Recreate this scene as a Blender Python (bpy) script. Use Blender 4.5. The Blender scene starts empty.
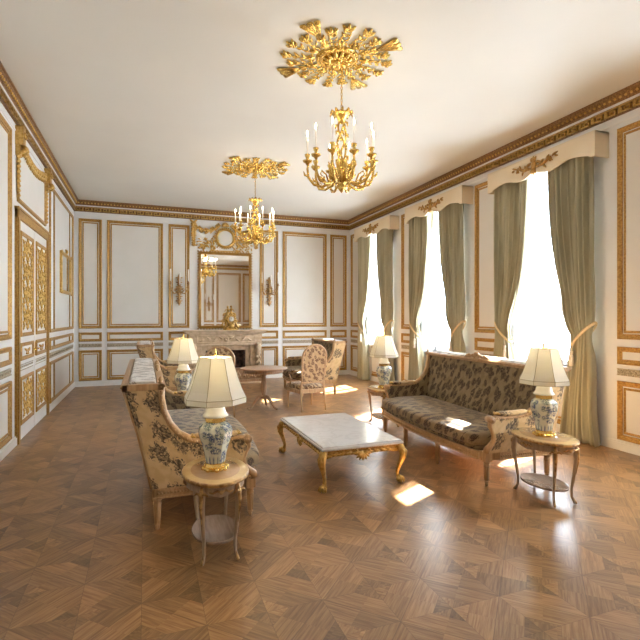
import bpy, bmesh, math, random
from mathutils import Vector, Matrix
C = bpy.context.scene.collection
PI = math.pi
sin, cos = math.sin, math.cos
# ------------------------------------------------------------------ camera, light, exposure
RW, RB, RR, RC = 7.54, 13.25, -0.35, 4.68          # right wall x, back wall y, rear wall y, ceiling z
scn = bpy.context.scene
cam_d = bpy.data.cameras.new('camera'); cam = bpy.data.objects.new('camera', cam_d); C.objects.link(cam)
cam.location = (1.67, 0.0, 1.75)
cam.rotation_euler = (math.radians(90), 0, -math.atan(175/473))
cam_d.sensor_width = 36; cam_d.lens = 473/640*36; cam_d.shift_y = -3/640; cam_d.clip_start = 0.05
scn.camera = cam
scn.view_settings.view_transform = 'Standard'; scn.view_settings.look = 'None'
scn.view_settings.gamma = 1; scn.view_settings.use_curve_mapping = False
scn.view_settings.exposure = 0.32
w = bpy.data.worlds.new('sky'); scn.world = w; w.use_nodes = True
bg = w.node_tree.nodes['Background']; bg.inputs[0].default_value = (0.68, 0.84, 1.0, 1); bg.inputs[1].default_value = 9.0
sun_d = bpy.data.lights.new('sun', 'SUN'); sun = bpy.data.objects.new('sun', sun_d); C.objects.link(sun)
sun_d.energy = 92; sun_d.angle = math.radians(0.6); sun_d.color = (1.0, 0.98, 0.95)
sun.rotation_euler = Vector((-1, -0.49, -1.00)).to_track_quat('-Z', 'Y').to_euler(); sun.location = (20, 12, 20)
WINC = [5.68, 8.49, 11.30, 2.87]
WHW = 0.64; WZ0, WZ1 = 1.0, 3.98
for i, yc in enumerate(WINC):                       # daylight of the sky coming in at each window
    ld = bpy.data.lights.new('window_daylight', 'AREA'); lo = bpy.data.objects.new('window_daylight', ld); C.objects.link(lo)
    ld.shape = 'RECTANGLE'; ld.size = 2*WHW+.1; ld.size_y = WZ1-WZ0+.1; ld.energy = 215; ld.color = (0.78, 0.88, 1.0)
    lo.location = (RW+0.42, yc, (WZ0+WZ1)/2); lo.rotation_euler = (PI/2, 0, PI/2)
WARM = (1.0, 0.80, 0.56)

# ------------------------------------------------------------------ materials
def nn(nt, t, **kw):
    n = nt.nodes.new(t)
    for k, v in kw.items(): setattr(n, k, v)
    return n
def setin(nt, n, k, v):
    if v is None: return
    if isinstance(v, bpy.types.NodeSocket): nt.links.new(v, n.inputs[k])
    else: n.inputs[k].default_value = v
def mth(nt, op, a, b=None, c=None, clamp=False):
    n = nn(nt, 'ShaderNodeMath', operation=op, use_clamp=clamp)
    setin(nt, n, 0, a); setin(nt, n, 1, b); setin(nt, n, 2, c)
    return n.outputs[0]
def mixc(nt, f, a, b, bt='MIX'):
    n = nn(nt, 'ShaderNodeMix', data_type='RGBA', blend_type=bt)
    setin(nt, n, 0, f)
    for k, v in ((6, a), (7, b)):
        if not isinstance(v, bpy.types.NodeSocket): v = tuple(v)+((1,) if len(v) == 3 else ())
        setin(nt, n, k, v)
    return n.outputs[2]
def newmat(name, col, rough=0.5, metal=0.0, spec=0.5):
    m = bpy.data.materials.new(name); m.use_nodes = True
    nt = m.node_tree; b = nt.nodes['Principled BSDF']
    b.inputs['Base Color'].default_value = tuple(col)+(1,)
    b.inputs['Roughness'].default_value = rough; b.inputs['Metallic'].default_value = metal
    b.inputs['Specular IOR Level'].default_value = spec
    return m, nt, b
def coords(nt, which='Object'):
    return nn(nt, 'ShaderNodeTexCoord').outputs[which]
def noise(nt, co, scale, detail=3, rough=0.5, dist=0.0, out=0):
    n = nn(nt, 'ShaderNodeTexNoise'); setin(nt, n, 'Vector', co); n.inputs['Scale'].default_value = scale
    n.inputs['Detail'].default_value = detail; n.inputs['Roughness'].default_value = rough; n.inputs['Distortion'].default_value = dist
    return n.outputs[out]
def ramp(nt, f, a, b):          # smooth 0..1 between a and b
    n = nn(nt, 'ShaderNodeMapRange'); n.interpolation_type = 'SMOOTHSTEP'
    setin(nt, n, 0, f); n.inputs[1].default_value = a; n.inputs[2].default_value = b
    return n.outputs[0]
def bump(nt, b, h, strength=0.3, dist=0.01):
    n = nn(nt, 'ShaderNodeBump'); n.inputs['Strength'].default_value = strength; n.inputs['Distance'].default_value = dist
    nt.links.new(h, n.inputs['Height']); nt.links.new(n.outputs[0], b.inputs['Normal'])
def varied(name, c1, c2, rough=.5, metal=0, sc=8, bs=0.0, bsc=60, bd=.004, spec=.5):
    m, nt, b = newmat(name, c1, rough, metal, spec); co = coords(nt)
    nt.links.new(mixc(nt, ramp(nt, noise(nt, co, sc), .35, .65), c1, c2), b.inputs['Base Color'])
    if bs: bump(nt, b, noise(nt, co, bsc, 3), bs, bd)
    return m
M = {}
M['plaster'] = varied('wall_paint', (.80, .80, .785), (.82, .82, .805), .42, sc=2, spec=.35)
M['panel'] = varied('panel_paint', (.75, .73, .675), (.77, .75, .70), .42, sc=2, spec=.35)
M['ceiling'] = varied('ceiling_paint', (.765, .75, .685), (.79, .775, .71), .6, sc=.7, spec=.2)
M['white'] = varied('white_paint', (.82, .81, .78), (.85, .84, .81), .35, sc=3)
M['cream'] = varied('cream_paint', (.78, .67, .48), (.80, .70, .52), .5, sc=3)
M['gold'] = varied('gilding', (.56, .34, .09), (.74, .50, .17), .36, .85, sc=30, bs=.5, bsc=90)
M['goldsat'] = varied('satin_gilding', (.36, .19, .042), (.54, .32, .085), .42, .4, sc=40, bs=.6, bsc=70)
M['bright'] = varied('bright_gilding', (.64, .42, .10), (.86, .62, .20), .27, .9, sc=30, bs=.4, bsc=70)
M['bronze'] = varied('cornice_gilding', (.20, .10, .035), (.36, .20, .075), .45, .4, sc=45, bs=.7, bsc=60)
M['oldgold'] = varied('antique_bronze', (.30, .16, .06), (.62, .40, .16), .38, .6, sc=25, bs=.5, bsc=80)
M['dado'] = varied('dado_carving', (.30, .25, .17), (.58, .50, .36), .5, .2, sc=60, bs=.8, bsc=70)
M['brass'] = varied('brass', (.90, .60, .16), (.95, .68, .24), .24, .95, sc=20)
M['stone'] = varied('mantel_stone', (.56, .42, .27), (.71, .56, .39), .38, sc=9, bs=.15, bsc=40)
M['soot'] = varied('firebox_brick', (.05, .035, .03), (.14, .08, .06), .9, sc=14)
M['candle'] = newmat('candle_wax', (.95, .92, .86), .35)[0]
M['dial'] = newmat('clock_enamel', (.85, .83, .78), .25)[0]
M['black'] = newmat('black_enamel', (.02, .02, .025), .4)[0]
M['lid'] = newmat('white_porcelain', (.88, .87, .80), .16)[0]
M['rope'] = varied('tieback_cord', (.72, .56, .30), (.80, .66, .40), .7, sc=60)
M['cream_tassel'] = varied('tassel_silk', (.74, .66, .52), (.84, .78, .66), .7, sc=60)
m, nt, b = newmat('mirror_glass', (.92, .92, .9), .02, 1.0); M['mirror'] = m
m, nt, b = newmat('flame', (1, .8, .5)); b.inputs['Emission Color'].default_value = (1, .80, .50, 1); b.inputs['Emission Strength'].default_value = 30; M['flame'] = m
def wood(name, c1, c2, rough=.35, sc=1.0, axis=2, coat=0):
    m, nt, b = newmat(name, c1, rough); co = coords(nt)
    mp = nn(nt, 'ShaderNodeMapping'); nt.links.new(co, mp.inputs[0]); s = [40*sc]*3; s[axis] = 4*sc; mp.inputs['Scale'].default_value = s
    nt.links.new(mixc(nt, ramp(nt, noise(nt, mp.outputs[0], 1, 4, .6), .3, .7), c1, c2), b.inputs['Base Color'])
    b.inputs['Coat Weight'].default_value = coat; b.inputs['Coat Roughness'].default_value = .1
    return m
M['giltwood'] = wood('pale_gilded_wood', (.50, .32, .17), (.68, .48, .29), .38)
M['sofawood'] = wood('carved_beech', (.44, .25, .105), (.62, .39, .19), .34)
M['tablewood'] = wood('painted_table_wood', (.36, .24, .14), (.50, .355, .22), .32)
M['redwood'] = wood('fruitwood', (.34, .19, .10), (.50, .31, .18), .28, coat=.4)
M['shelfwood'] = wood('shelf_veneer', (.34, .24, .17), (.44, .33, .25), .2, axis=1, coat=.5)
# inlaid oval table top
m, nt, b = newmat('inlaid_top', (.5, .3, .15), .16); co = coords(nt, 'Generated')
s = nn(nt, 'ShaderNodeSeparateXYZ'); nt.links.new(co, s.inputs[0])
dx = mth(nt, 'SUBTRACT', s.outputs[0], .5); dy = mth(nt, 'SUBTRACT', s.outputs[1], .5)
rr = mth(nt, 'SQRT', mth(nt, 'ADD', mth(nt, 'MULTIPLY', dx, dx), mth(nt, 'MULTIPLY', dy, dy)))
oc = coords(nt); gr = noise(nt, oc, 25, 4)
inner = mixc(nt, gr, (.50, .29, .14), (.62, .40, .21)); outer = mixc(nt, gr, (.66, .44, .19), (.78, .55, .27))
nt.links.new(mixc(nt, ramp(nt, rr, .37, .375), inner, outer), b.inputs['Base Color']); b.inputs['Coat Weight'].default_value = .6; b.inputs['Coat Roughness'].default_value = .08
M['inlay'] = m
# marble
m, nt, b = newmat('white_marble', (.8, .8, .8), .12); co = coords(nt)
v = noise(nt, co, 3, 6, .6, 1.5); vv = mth(nt, 'ABSOLUTE', mth(nt, 'SUBTRACT', v, .5))
nt.links.new(mixc(nt, ramp(nt, vv, 0, .06), (.72, .71, .70), (.80, .79, .78)), b.inputs['Base Color']); M['marble'] = m
# flowered fabrics
def fabric(name, g1, g2, s1, s2, scale=5.5, rad=.34, seed=0.0, sheen=.25, rough=.75, thr=.48):
    m, nt, b = newmat(name, g1, rough, 0, .25); c0 = coords(nt)
    sx_ = nn(nt, 'ShaderNodeSeparateXYZ'); nt.links.new(c0, sx_.inputs[0]); cc_ = nn(nt, 'ShaderNodeCombineXYZ')   # the woven repeat, wrapped over the seat and back
    setin(nt, cc_, 0, mth(nt, 'ADD', sx_.outputs[0], sx_.outputs[1])); setin(nt, cc_, 1, mth(nt, 'MULTIPLY_ADD', mth(nt, 'SUBTRACT', sx_.outputs[0], sx_.outputs[1]), .55, sx_.outputs[2])); co = cc_.outputs[0]
    mp = nn(nt, 'ShaderNodeMapping'); nt.links.new(co, mp.inputs[0]); mp.inputs['Location'].default_value = (seed, seed*.7, seed*.3)
    wob = nn(nt, 'ShaderNodeTexNoise'); nt.links.new(mp.outputs[0], wob.inputs[0]); wob.inputs['Scale'].default_value = 9
    add = nn(nt, 'ShaderNodeVectorMath', operation='MULTIPLY_ADD'); nt.links.new(wob.outputs['Color'], add.inputs[0]); add.inputs[1].default_value = (.12,)*3; nt.links.new(mp.outputs[0], add.inputs[2])
    vo = nn(nt, 'ShaderNodeTexVoronoi'); nt.links.new(add.outputs[0], vo.inputs['Vector']); vo.inputs['Scale'].default_value = scale; vo.inputs['Randomness'].default_value = .75; vo.voronoi_dimensions = '2D'
    blob = mth(nt, 'SUBTRACT', 1.0, ramp(nt, vo.outputs['Distance'], rad*.6, rad*1.25))
    lf = noise(nt, mp.outputs[0], scale*6.5, 2, .6, 1.2)
    leafy = ramp(nt, mth(nt, 'ADD', lf, mth(nt, 'MULTIPLY', blob, .22)), thr+.13, thr+.17)
    mask = mth(nt, 'MULTIPLY', leafy, ramp(nt, blob, .05, .3))
    tone = mixc(nt, ramp(nt, noise(nt, mp.outputs[0], scale*9, 1), .4, .6), s1, s2)
    gnd = mixc(nt, ramp(nt, noise(nt, mp.outputs[0], 14), .35, .65), g1, g2)
    nt.links.new(mixc(nt, mask, gnd, tone), b.inputs['Base Color'])
    b.inputs['Sheen Weight'].default_value = sheen; b.inputs['Sheen Roughness'].default_value = .4
    bump(nt, b, noise(nt, mp.outputs[0], 260, 1), .12, .003)
    return m
M['inner'] = fabric('olive_floral_fabric', (.29, .205, .105), (.37, .27, .15), (.065, .040, .026), (.14, .095, .06), 9.0, .42, 1.3)
M['outer'] = fabric('tan_floral_fabric', (.60, .40, .19), (.68, .48, .25), (.10, .07, .045), (.30, .21, .12), 4.6, .40, 4.1, thr=.50)
M['chairfab'] = fabric('cream_floral_fabric', (.58, .43, .25), (.65, .50, .31), (.16, .09, .06), (.28, .17, .11), 10.5, .42, 7.7)
M['toppad'] = fabric('toplit_floral_fabric', (.66, .60, .52), (.74, .69, .62), (.30, .25, .20), (.42, .36, .3), 7, .4, 2.2)  # pale ground has the light falling on the sofa back's top painted in
# curtain
m, nt, b = newmat('sage_velvet', (.30, .29, .19), .7, 0, .3); co = coords(nt)
mp = nn(nt, 'ShaderNodeMapping'); nt.links.new(co, mp.inputs[0]); mp.inputs['Scale'].default_value = (3, 5, .8)
nt.links.new(mixc(nt, ramp(nt, noise(nt, mp.outputs[0], 1, 4), .3, .7), (.37, .35, .24), (.52, .495, .35)), b.inputs['Base Color'])
b.inputs['Sheen Weight'].default_value = .5; b.inputs['Sheen Roughness'].default_value = .35; M['curtain'] = m
# sheer: woven voile, open weave + translucent thread
m = bpy.data.materials.new('white_voile'); m.use_nodes = True; nt = m.node_tree; nt.nodes.clear()
o = nn(nt, 'ShaderNodeOutputMaterial'); tr = nn(nt, 'ShaderNodeBsdfTransparent'); tl = nn(nt, 'ShaderNodeBsdfTranslucent'); df = nn(nt, 'ShaderNodeBsdfDiffuse')
tl.inputs[0].default_value = (.9, .9, .9, 1); df.inputs[0].default_value = (.85, .85, .85, 1)
m1 = nn(nt, 'ShaderNodeMixShader'); m1.inputs[0].default_value = .4; nt.links.new(tl.outputs[0], m1.inputs[1]); nt.links.new(df.outputs[0], m1.inputs[2])
m2 = nn(nt, 'ShaderNodeMixShader'); m2.inputs[0].default_value = .88; nt.links.new(tr.outputs[0], m2.inputs[1]); nt.links.new(m1.outputs[0], m2.inputs[2])
nt.links.new(m2.outputs[0], o.inputs[0]); M['sheer'] = m
# window glass
m = bpy.data.materials.new('window_glass'); m.use_nodes = True; nt = m.node_tree; nt.nodes.clear()
o = nn(nt, 'ShaderNodeOutputMaterial'); tr = nn(nt, 'ShaderNodeBsdfTransparent'); gl = nn(nt, 'ShaderNodeBsdfGlossy'); gl.inputs['Roughness'].default_value = .02
fr = nn(nt, 'ShaderNodeLayerWeight'); mx = nn(nt, 'ShaderNodeMixShader')
setin(nt, mx, 0, mth(nt, 'ADD', .03, mth(nt, 'MULTIPLY', mth(nt, 'POWER', fr.outputs['Facing'], 5.0), .6))); nt.links.new(tr.outputs[0], mx.inputs[1]); nt.links.new(gl.outputs[0], mx.inputs[2]); nt.links.new(mx.outputs[0], o.inputs[0]); M['glass'] = m
# lamp shade: silk lets the bulb through
m = bpy.data.materials.new('cream_silk_shade'); m.use_nodes = True; nt = m.node_tree; nt.nodes.clear()
o = nn(nt, 'ShaderNodeOutputMaterial'); tl = nn(nt, 'ShaderNodeBsdfTranslucent'); df = nn(nt, 'ShaderNodeBsdfDiffuse'); mx = nn(nt, 'ShaderNodeMixShader')
tl.inputs[0].default_value = (.90, .88, .78, 1); df.inputs[0].default_value = (.87, .86, .80, 1); mx.inputs[0].default_value = .62
nt.links.new(tl.outputs[0], mx.inputs[1]); nt.links.new(df.outputs[0], mx.inputs[2]); nt.links.new(mx.outputs[0], o.inputs[0]); M['shade'] = m
M['piping'] = newmat('shade_piping', (.40, .34, .22), .8)[0]
# blue and white porcelain
m, nt, b = newmat('blue_flowered_porcelain', (.8, .8, .75), .12); co = coords(nt)
vo = nn(nt, 'ShaderNodeTexVoronoi'); nt.links.new(co, vo.inputs['Vector']); vo.inputs['Scale'].default_value = 17
bl = mth(nt, 'MULTIPLY', mth(nt, 'SUBTRACT', 1., ramp(nt, vo.outputs['Distance'], .42, .66)), ramp(nt, noise(nt, co, 85, 2, .6, 1), .43, .50))
sp = nn(nt, 'ShaderNodeSeparateXYZ'); nt.links.new(co, sp.inputs[0]); ang = mth(nt, 'ARCTAN2', sp.outputs[1], sp.outputs[0])
pet = mth(nt, 'MULTIPLY', ramp(nt, mth(nt, 'SINE', mth(nt, 'MULTIPLY', ang, 16)), .1, .5), mth(nt, 'SUBTRACT', 1., ramp(nt, sp.outputs[2], .085, .125)))
msk = mth(nt, 'MAXIMUM', bl, mth(nt, 'MULTIPLY', pet, .75))
blue = mixc(nt, ramp(nt, noise(nt, co, 22), .4, .6), (.07, .11, .25), (.24, .31, .26))
nt.links.new(mixc(nt, msk, (.77, .77, .62), blue), b.inputs['Base Color']); M['jar'] = m
# parquet
m, nt, b = newmat('oak_parquet', (.3, .17, .09), .25); co = coords(nt)
s = nn(nt, 'ShaderNodeSeparateXYZ'); nt.links.new(co, s.inputs[0])
x = mth(nt, 'SUBTRACT', s.outputs[0], 3.40); y = mth(nt, 'SUBTRACT', s.outputs[1], 3.09)
P = mth(nt, 'DIVIDE', mth(nt, 'ADD', x, y), .70); Q = mth(nt, 'DIVIDE', mth(nt, 'SUBTRACT', x, y), .70)
ip = mth(nt, 'FLOOR', mth(nt, 'ADD', P, .5)); iq = mth(nt, 'FLOOR', mth(nt, 'ADD', Q, .5))
a = mth(nt, 'SUBTRACT', P, ip); q = mth(nt, 'SUBTRACT', Q, iq)
aa = mth(nt, 'ABSOLUTE', a); ab = mth(nt, 'ABSOLUTE', q); mx_ = mth(nt, 'MAXIMUM', aa, ab)
hor = mth(nt, 'GREATER_THAN', aa, ab)                        # 1: strips run along q
cen = mth(nt, 'LESS_THAN', mx_, .19)
dirn = mth(nt, 'ABSOLUTE', mth(nt, 'SUBTRACT', hor, cen))
along = mth(nt, 'ADD', mth(nt, 'MULTIPLY', dirn, q), mth(nt, 'MULTIPLY', mth(nt, 'SUBTRACT', 1., dirn), a))
across = mth(nt, 'ADD', mth(nt, 'MULTIPLY', dirn, a), mth(nt, 'MULTIPLY', mth(nt, 'SUBTRACT', 1., dirn), q))
sgn = mth(nt, 'ADD', mth(nt, 'SIGN', a), mth(nt, 'MULTIPLY', mth(nt, 'SIGN', q), 2.0))
cb = nn(nt, 'ShaderNodeCombineXYZ'); setin(nt, cb, 0, mth(nt, 'ADD', mth(nt, 'MULTIPLY', ip, 3.1), mth(nt, 'MULTIPLY', hor, .37)))
setin(nt, cb, 1, mth(nt, 'ADD', mth(nt, 'MULTIPLY', iq, 5.3), mth(nt, 'MULTIPLY', sgn, .21))); setin(nt, cb, 2, mth(nt, 'FLOOR', mth(nt, 'MULTIPLY', mx_, 7.0)))
wn = nn(nt, 'ShaderNodeTexWhiteNoise'); nt.links.new(cb.outputs[0], wn.inputs[0])
cb0 = nn(nt, 'ShaderNodeCombineXYZ'); setin(nt, cb0, 0, mth(nt, 'ADD', ip, mth(nt, 'MULTIPLY', hor, .5))); setin(nt, cb0, 1, iq); setin(nt, cb0, 2, mth(nt, 'MULTIPLY', sgn, mth(nt, 'ADD', 1., cen)))
wn0 = nn(nt, 'ShaderNodeTexWhiteNoise'); nt.links.new(cb0.outputs[0], wn0.inputs[0])
g = nn(nt, 'ShaderNodeCombineXYZ'); setin(nt, g, 0, mth(nt, 'MULTIPLY', across, 34.)); setin(nt, g, 1, mth(nt, 'MULTIPLY', along, 2.0)); setin(nt, g, 2, mth(nt, 'MULTIPLY', wn.outputs[0], 40.))
gr = noise(nt, g.outputs[0], 1, 4, .6, .2)
broad = noise(nt, co, .9, 2)
c1 = mixc(nt, ramp(nt, gr, .25, .75), (.215, .100, .036), (.40, .222, .092))
tone = mth(nt, 'ADD', .74, mth(nt, 'ADD', mth(nt, 'MULTIPLY', wn.outputs[0], .08), mth(nt, 'MULTIPLY', wn0.outputs[0], .50)))
tone = mth(nt, 'MULTIPLY', tone, mth(nt, 'SUBTRACT', 1., mth(nt, 'MULTIPLY', mth(nt, 'MULTIPLY', cen, mth(nt, 'LESS_THAN', mth(nt, 'ADD', a, q), 0.)), .30)))
hs = nn(nt, 'ShaderNodeVectorMath', operation='SCALE'); nt.links.new(c1, hs.inputs[0]); setin(nt, hs, 3, tone)
dg = mth(nt, 'ABSOLUTE', mth(nt, 'SUBTRACT', aa, ab))
j = mth(nt, 'MAXIMUM', mth(nt, 'GREATER_THAN', mx_, .4945), mth(nt, 'LESS_THAN', dg, .005))
j = mth(nt, 'MAXIMUM', j, mth(nt, 'LESS_THAN', mth(nt, 'ABSOLUTE', mth(nt, 'SUBTRACT', mx_, .19)), .003))
nt.links.new(mixc(nt, mth(nt, 'MULTIPLY', j, .40), hs.outputs[0], (.07, .035, .02)), b.inputs['Base Color'])
setin(nt, b, 'Roughness', mth(nt, 'ADD', .27, mth(nt, 'MULTIPLY', gr, .10)))
b.inputs['Coat Weight'].default_value = .25; b.inputs['Coat Roughness'].default_value = .20
bump(nt, b, mth(nt, 'SUBTRACT', gr, mth(nt, 'MULTIPLY', j, .6)), .02, .002); M['floor'] = m

# ------------------------------------------------------------------ mesh helpers
class MB:
    def __init__(s, mat=None):
        s.v = []; s.f = []; s.s = []; s.T = mat or Matrix()
    def add(s, vs, fs, smooth=False):
        n = len(s.v); s.v += [s.T @ Vector(p) for p in vs]
        for f in fs: s.f.append([i+n for i in f]); s.s.append(smooth)
        return s
    def box(s, x0, x1, y0, y1, z0, z1):
        v = [(x, y, z) for z in (z0, z1) for y in (y0, y1) for x in (x0, x1)]
        return s.add(v, [(0, 2, 3, 1), (4, 5, 7, 6), (0, 1, 5, 4), (2, 6, 7, 3), (0, 4, 6, 2), (1, 3, 7, 5)])
    def tube(s, pts, r, n=8, flat=None, closed=False, smooth=True):
        pts = [Vector(p) for p in pts]; N = len(pts)
        if not hasattr(r, '__len__'): r = [r]*N
        rings = []; prev = None
        for i, p in enumerate(pts):
            if closed: t = pts[(i+1) % N]-pts[i-1]
            else: t = pts[min(i+1, N-1)]-pts[max(i-1, 0)]
            if t.length < 1e-9: t = Vector((0, 0, 1))
            t.normalize()
            if flat is not None:
                a = Vector(flat[0]); a = a-t*a.dot(t)
                if a.length < 1e-5: a = t.orthogonal()
                a.normalize(); k = flat[1]
            else:
                a = (prev-t*prev.dot(t)) if prev is not None else t.orthogonal()
                if a.length < 1e-6: a = t.orthogonal()
                a.normalize(); k = 1
            prev = a; b_ = t.cross(a)
            rings.append([p+(a*cos(2*PI*j/n)*k+b_*sin(2*PI*j/n))*r[i] for j in range(n)])
        vs = [p for R_ in rings for p in R_]; fs = []
        m_ = N if closed else N-1
        for i in range(m_):
            for j in range(n):
                i2 = (i+1) % N; fs.append((i*n+j, i*n+(j+1) % n, i2*n+(j+1) % n, i2*n+j))
        if not closed: fs += [tuple(range(n))[::-1], tuple((N-1)*n+j for j in range(n))]
        return s.add(vs, fs, smooth)
    def lathe(s, prof, c=(0, 0, 0), n=24, sx=1, sy=1, smooth=True, rot=0):
        vs = []; fs = []; N = len(prof)
        for r, z in prof:
            for j in range(n):
                t = 2*PI*j/n+rot; vs.append((c[0]+r*cos(t)*sx, c[1]+r*sin(t)*sy, c[2]+z))
        for i in range(N-1):
            for j in range(n): fs.append((i*n+j, i*n+(j+1) % n, (i+1)*n+(j+1) % n, (i+1)*n+j))
        if prof[0][0] > 1e-4: fs.append(tuple(range(n))[::-1])
        if prof[-1][0] > 1e-4: fs.append(tuple((N-1)*n+j for j in range(n)))
        return s.add(vs, fs, smooth)
    def prism(s, poly, d0, d1, ax=2, smooth=False):    # poly in the two remaining axes, extruded along ax
        def mk(u, v, d):
            return {0: (d, u, v), 1: (u, d, v), 2: (u, v, d)}[ax]
        n = len(poly); vs = [mk(u, v, d0) for u, v in poly]+[mk(u, v, d1) for u, v in poly]
        fs = [tuple(range(n))[::-1], tuple(range(n, 2*n))]
        m0 = s.add(vs, fs)
        k = len(s.v)-2*n
        for i in range(n): s.f.append([k+i, k+(i+1) % n, k+n+(i+1) % n, k+n+i]); s.s.append(smooth)
        return s
    def frame(s, u0, u1, v0, v1, prof):               # mitred moulding; prof = [(inset, height)], plane z=0 of T
        n = len(prof); vs = []; fs = []
        for (cu, cv, du, dv) in ((u0, v0, 1, 1), (u1, v0, -1, 1), (u1, v1, -1, -1), (u0, v1, 1, -1)):
            for i_, h in prof: vs.append((cu+du*i_, cv+dv*i_, h))
        for c in range(4):
            for i in range(n-1):
                d = (c+1) % 4; fs.append((c*n+i, d*n+i, d*n+i+1, c*n+i+1))
        return s.add(vs, fs)
    def grid(s, fn, nu, nv, smooth=True):
        vs = [fn(i/nu, j/nv) for j in range(nv+1) for i in range(nu+1)]
        fs = [(j*(nu+1)+i, j*(nu+1)+i+1, (j+1)*(nu+1)+i+1, (j+1)*(nu+1)+i) for j in range(nv) for i in range(nu)]
        return s.add(vs, fs, smooth)
    def blob(s, c, r, sc=(1, 1, 1), n=8):
        return s.lathe([(r*sin(PI*i/6)*1.0, -r*cos(PI*i/6)*sc[2]) for i in range(7)], c, n, sc[0], sc[1])
    # ornament in the plane z=0 of T, relief upward
    def leaf(s, x, y, ang, L, W, h=.012, bend=0.0, n=7):
        pts = []; rs = []
        for i in range(n):
            t = i/(n-1); a = ang+bend*t
            if i: px += cos(a)*L/(n-1); py += sin(a)*L/(n-1)
            else: px, py = x, y
            pts.append((px, py, h*(.4+.8*sin(PI*min(1, t*1.1))))); rs.append(max(.0012, W*.5*(sin(PI*(t*.86+.1))**.8)))
        return s.tube(pts, rs, 6, flat=((0, 0, 1), max(.15, min(1, h/(W*.5)))))
    def scroll(s, x, y, ang, R0, turns=1.4, r=.01, hand=1, h=.01, n=22):
        # starts at x,y heading ang, curls inward
        pts = []; rs = []; px, py, a = x, y, ang; Ltot = R0*5.0*turns*.62
        for i in range(n):
            t = i/(n-1); pts.append((px, py, h)); rs.append(r*(1-.55*t))
            R_ = R0*(1-.82*t)+.001; st = Ltot/n*(1-.7*t); a += hand*st/R_; px += cos(a)*st; py += sin(a)*st
        s.tube(pts, rs, 6); s.blob((px, py, h), r*1.5, n=6)
        return s
    def build(s, name, mat, parent=None, bevel=0, solid=0, subd=0):
        me = bpy.data.meshes.new(name); me.from_pydata([tuple(p) for p in s.v], [], s.f)
        me.polygons.foreach_set('use_smooth', s.s)
        bm = bmesh.new(); bm.from_mesh(me); bmesh.ops.recalc_face_normals(bm, faces=bm.faces); bm.to_mesh(me); bm.free()
        me.materials.append(M[mat] if isinstance(mat, str) else mat)
        o = bpy.data.objects.new(name, me); C.objects.link(o)
        if parent is not None: o.parent = parent
        if solid: md = o.modifiers.new('thick', 'SOLIDIFY'); md.thickness = solid; md.offset = 0
        if bevel: md = o.modifiers.new('bevel', 'BEVEL'); md.width = bevel; md.segments = 2; md.limit_method = 'ANGLE'
        if subd: md = o.modifiers.new('sub', 'SUBSURF'); md.levels = subd; md.render_levels = subd
        return o
def tag(o, label=None, cat=None, group=None, kind=None):
    if label: o['label'] = label
    if cat: o['category'] = cat
    if group: o['group'] = group
    if kind: o['kind'] = kind
    return o
def thing(name, label, cat, loc=(0, 0, 0), rz=0, group=None):
    o = bpy.data.objects.new(name, None); o.empty_display_size = .1; C.objects.link(o)
    o.location = loc; o.rotation_euler = (0, 0, rz); return tag(o, label, cat, group)
def struct(o, label=None, cat=None): return tag(o, label, cat, kind='structure')
def kids(o): return [c for c in bpy.data.objects if c.parent == o]
def copy_tree(o, parent=None):
    c = o.copy(); C.objects.link(c); c.parent = parent
    for ch in kids(o): copy_tree(ch, c)
    return c
def dup(o, loc, rz, label, group=None):
    c = copy_tree(o); c.location = loc; c.rotation_euler = (0, 0, rz); c['label'] = label
    if group: c['group'] = group
    return c
def plane(kind):       # matrix mapping (u, v, height) -> room
    return {'back': Matrix(((1, 0, 0, 0), (0, 0, -1, RB), (0, 1, 0, 0), (0, 0, 0, 1))),
            'rear': Matrix(((1, 0, 0, 0), (0, 0, 1, RR), (0, 1, 0, 0), (0, 0, 0, 1))),
            'left': Matrix(((0, 0, 1, 0), (1, 0, 0, 0), (0, 1, 0, 0), (0, 0, 0, 1))),
            'right': Matrix(((0, 0, -1, RW), (1, 0, 0, 0), (0, 1, 0, 0), (0, 0, 0, 1))),
            'ceil': Matrix(((1, 0, 0, 0), (0, 1, 0, 0), (0, 0, -1, RC), (0, 0, 0, 1)))}[kind]

# ------------------------------------------------------------------ room shell
struct(MB().box(-.2, RW+.4, RR-.2, RB+.2, -.15, 0).build('floor', 'floor'), 'glossy brown oak parquet floor with mitred diamond squares', 'floor')
struct(MB().box(-.2, RW+.4, RR-.2, RB+.2, RC, RC+.15).build('ceiling', 'ceiling'), 'plain cream plaster ceiling above the gilded cornice', 'ceiling')
wl = struct(MB().box(-.2, 0, RR-.2, RB+.2, 0, RC).build('wall_left', 'plaster'), 'white panelled wall with the double door', 'wall')
wb = struct(MB().box(0, RW, RB, RB+.2, 0, RC).build('wall_back', 'plaster'), 'white panelled wall behind the fireplace', 'wall')
wr_ = struct(MB().box(0, RW, RR-.2, RR, 0, RC).build('wall_front', 'plaster'), 'white panelled wall seen in the mirror over the fireplace', 'wall')
b_ = MB(); ws = sorted(WINC); y = RR-.2
for yc in ws:
    b_.box(RW, RW+.4, y, yc-WHW, 0, RC); b_.box(RW, RW+.4, yc-WHW, yc+WHW, 0, WZ0); b_.box(RW, RW+.4, yc-WHW, yc+WHW, WZ1, RC); y = yc+WHW
b_.box(RW, RW+.4, y, RB+.2, 0, RC)
wr = struct(b_.build('wall_right', 'plaster'), 'white panelled wall with the tall curtained windows', 'wall')

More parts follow.
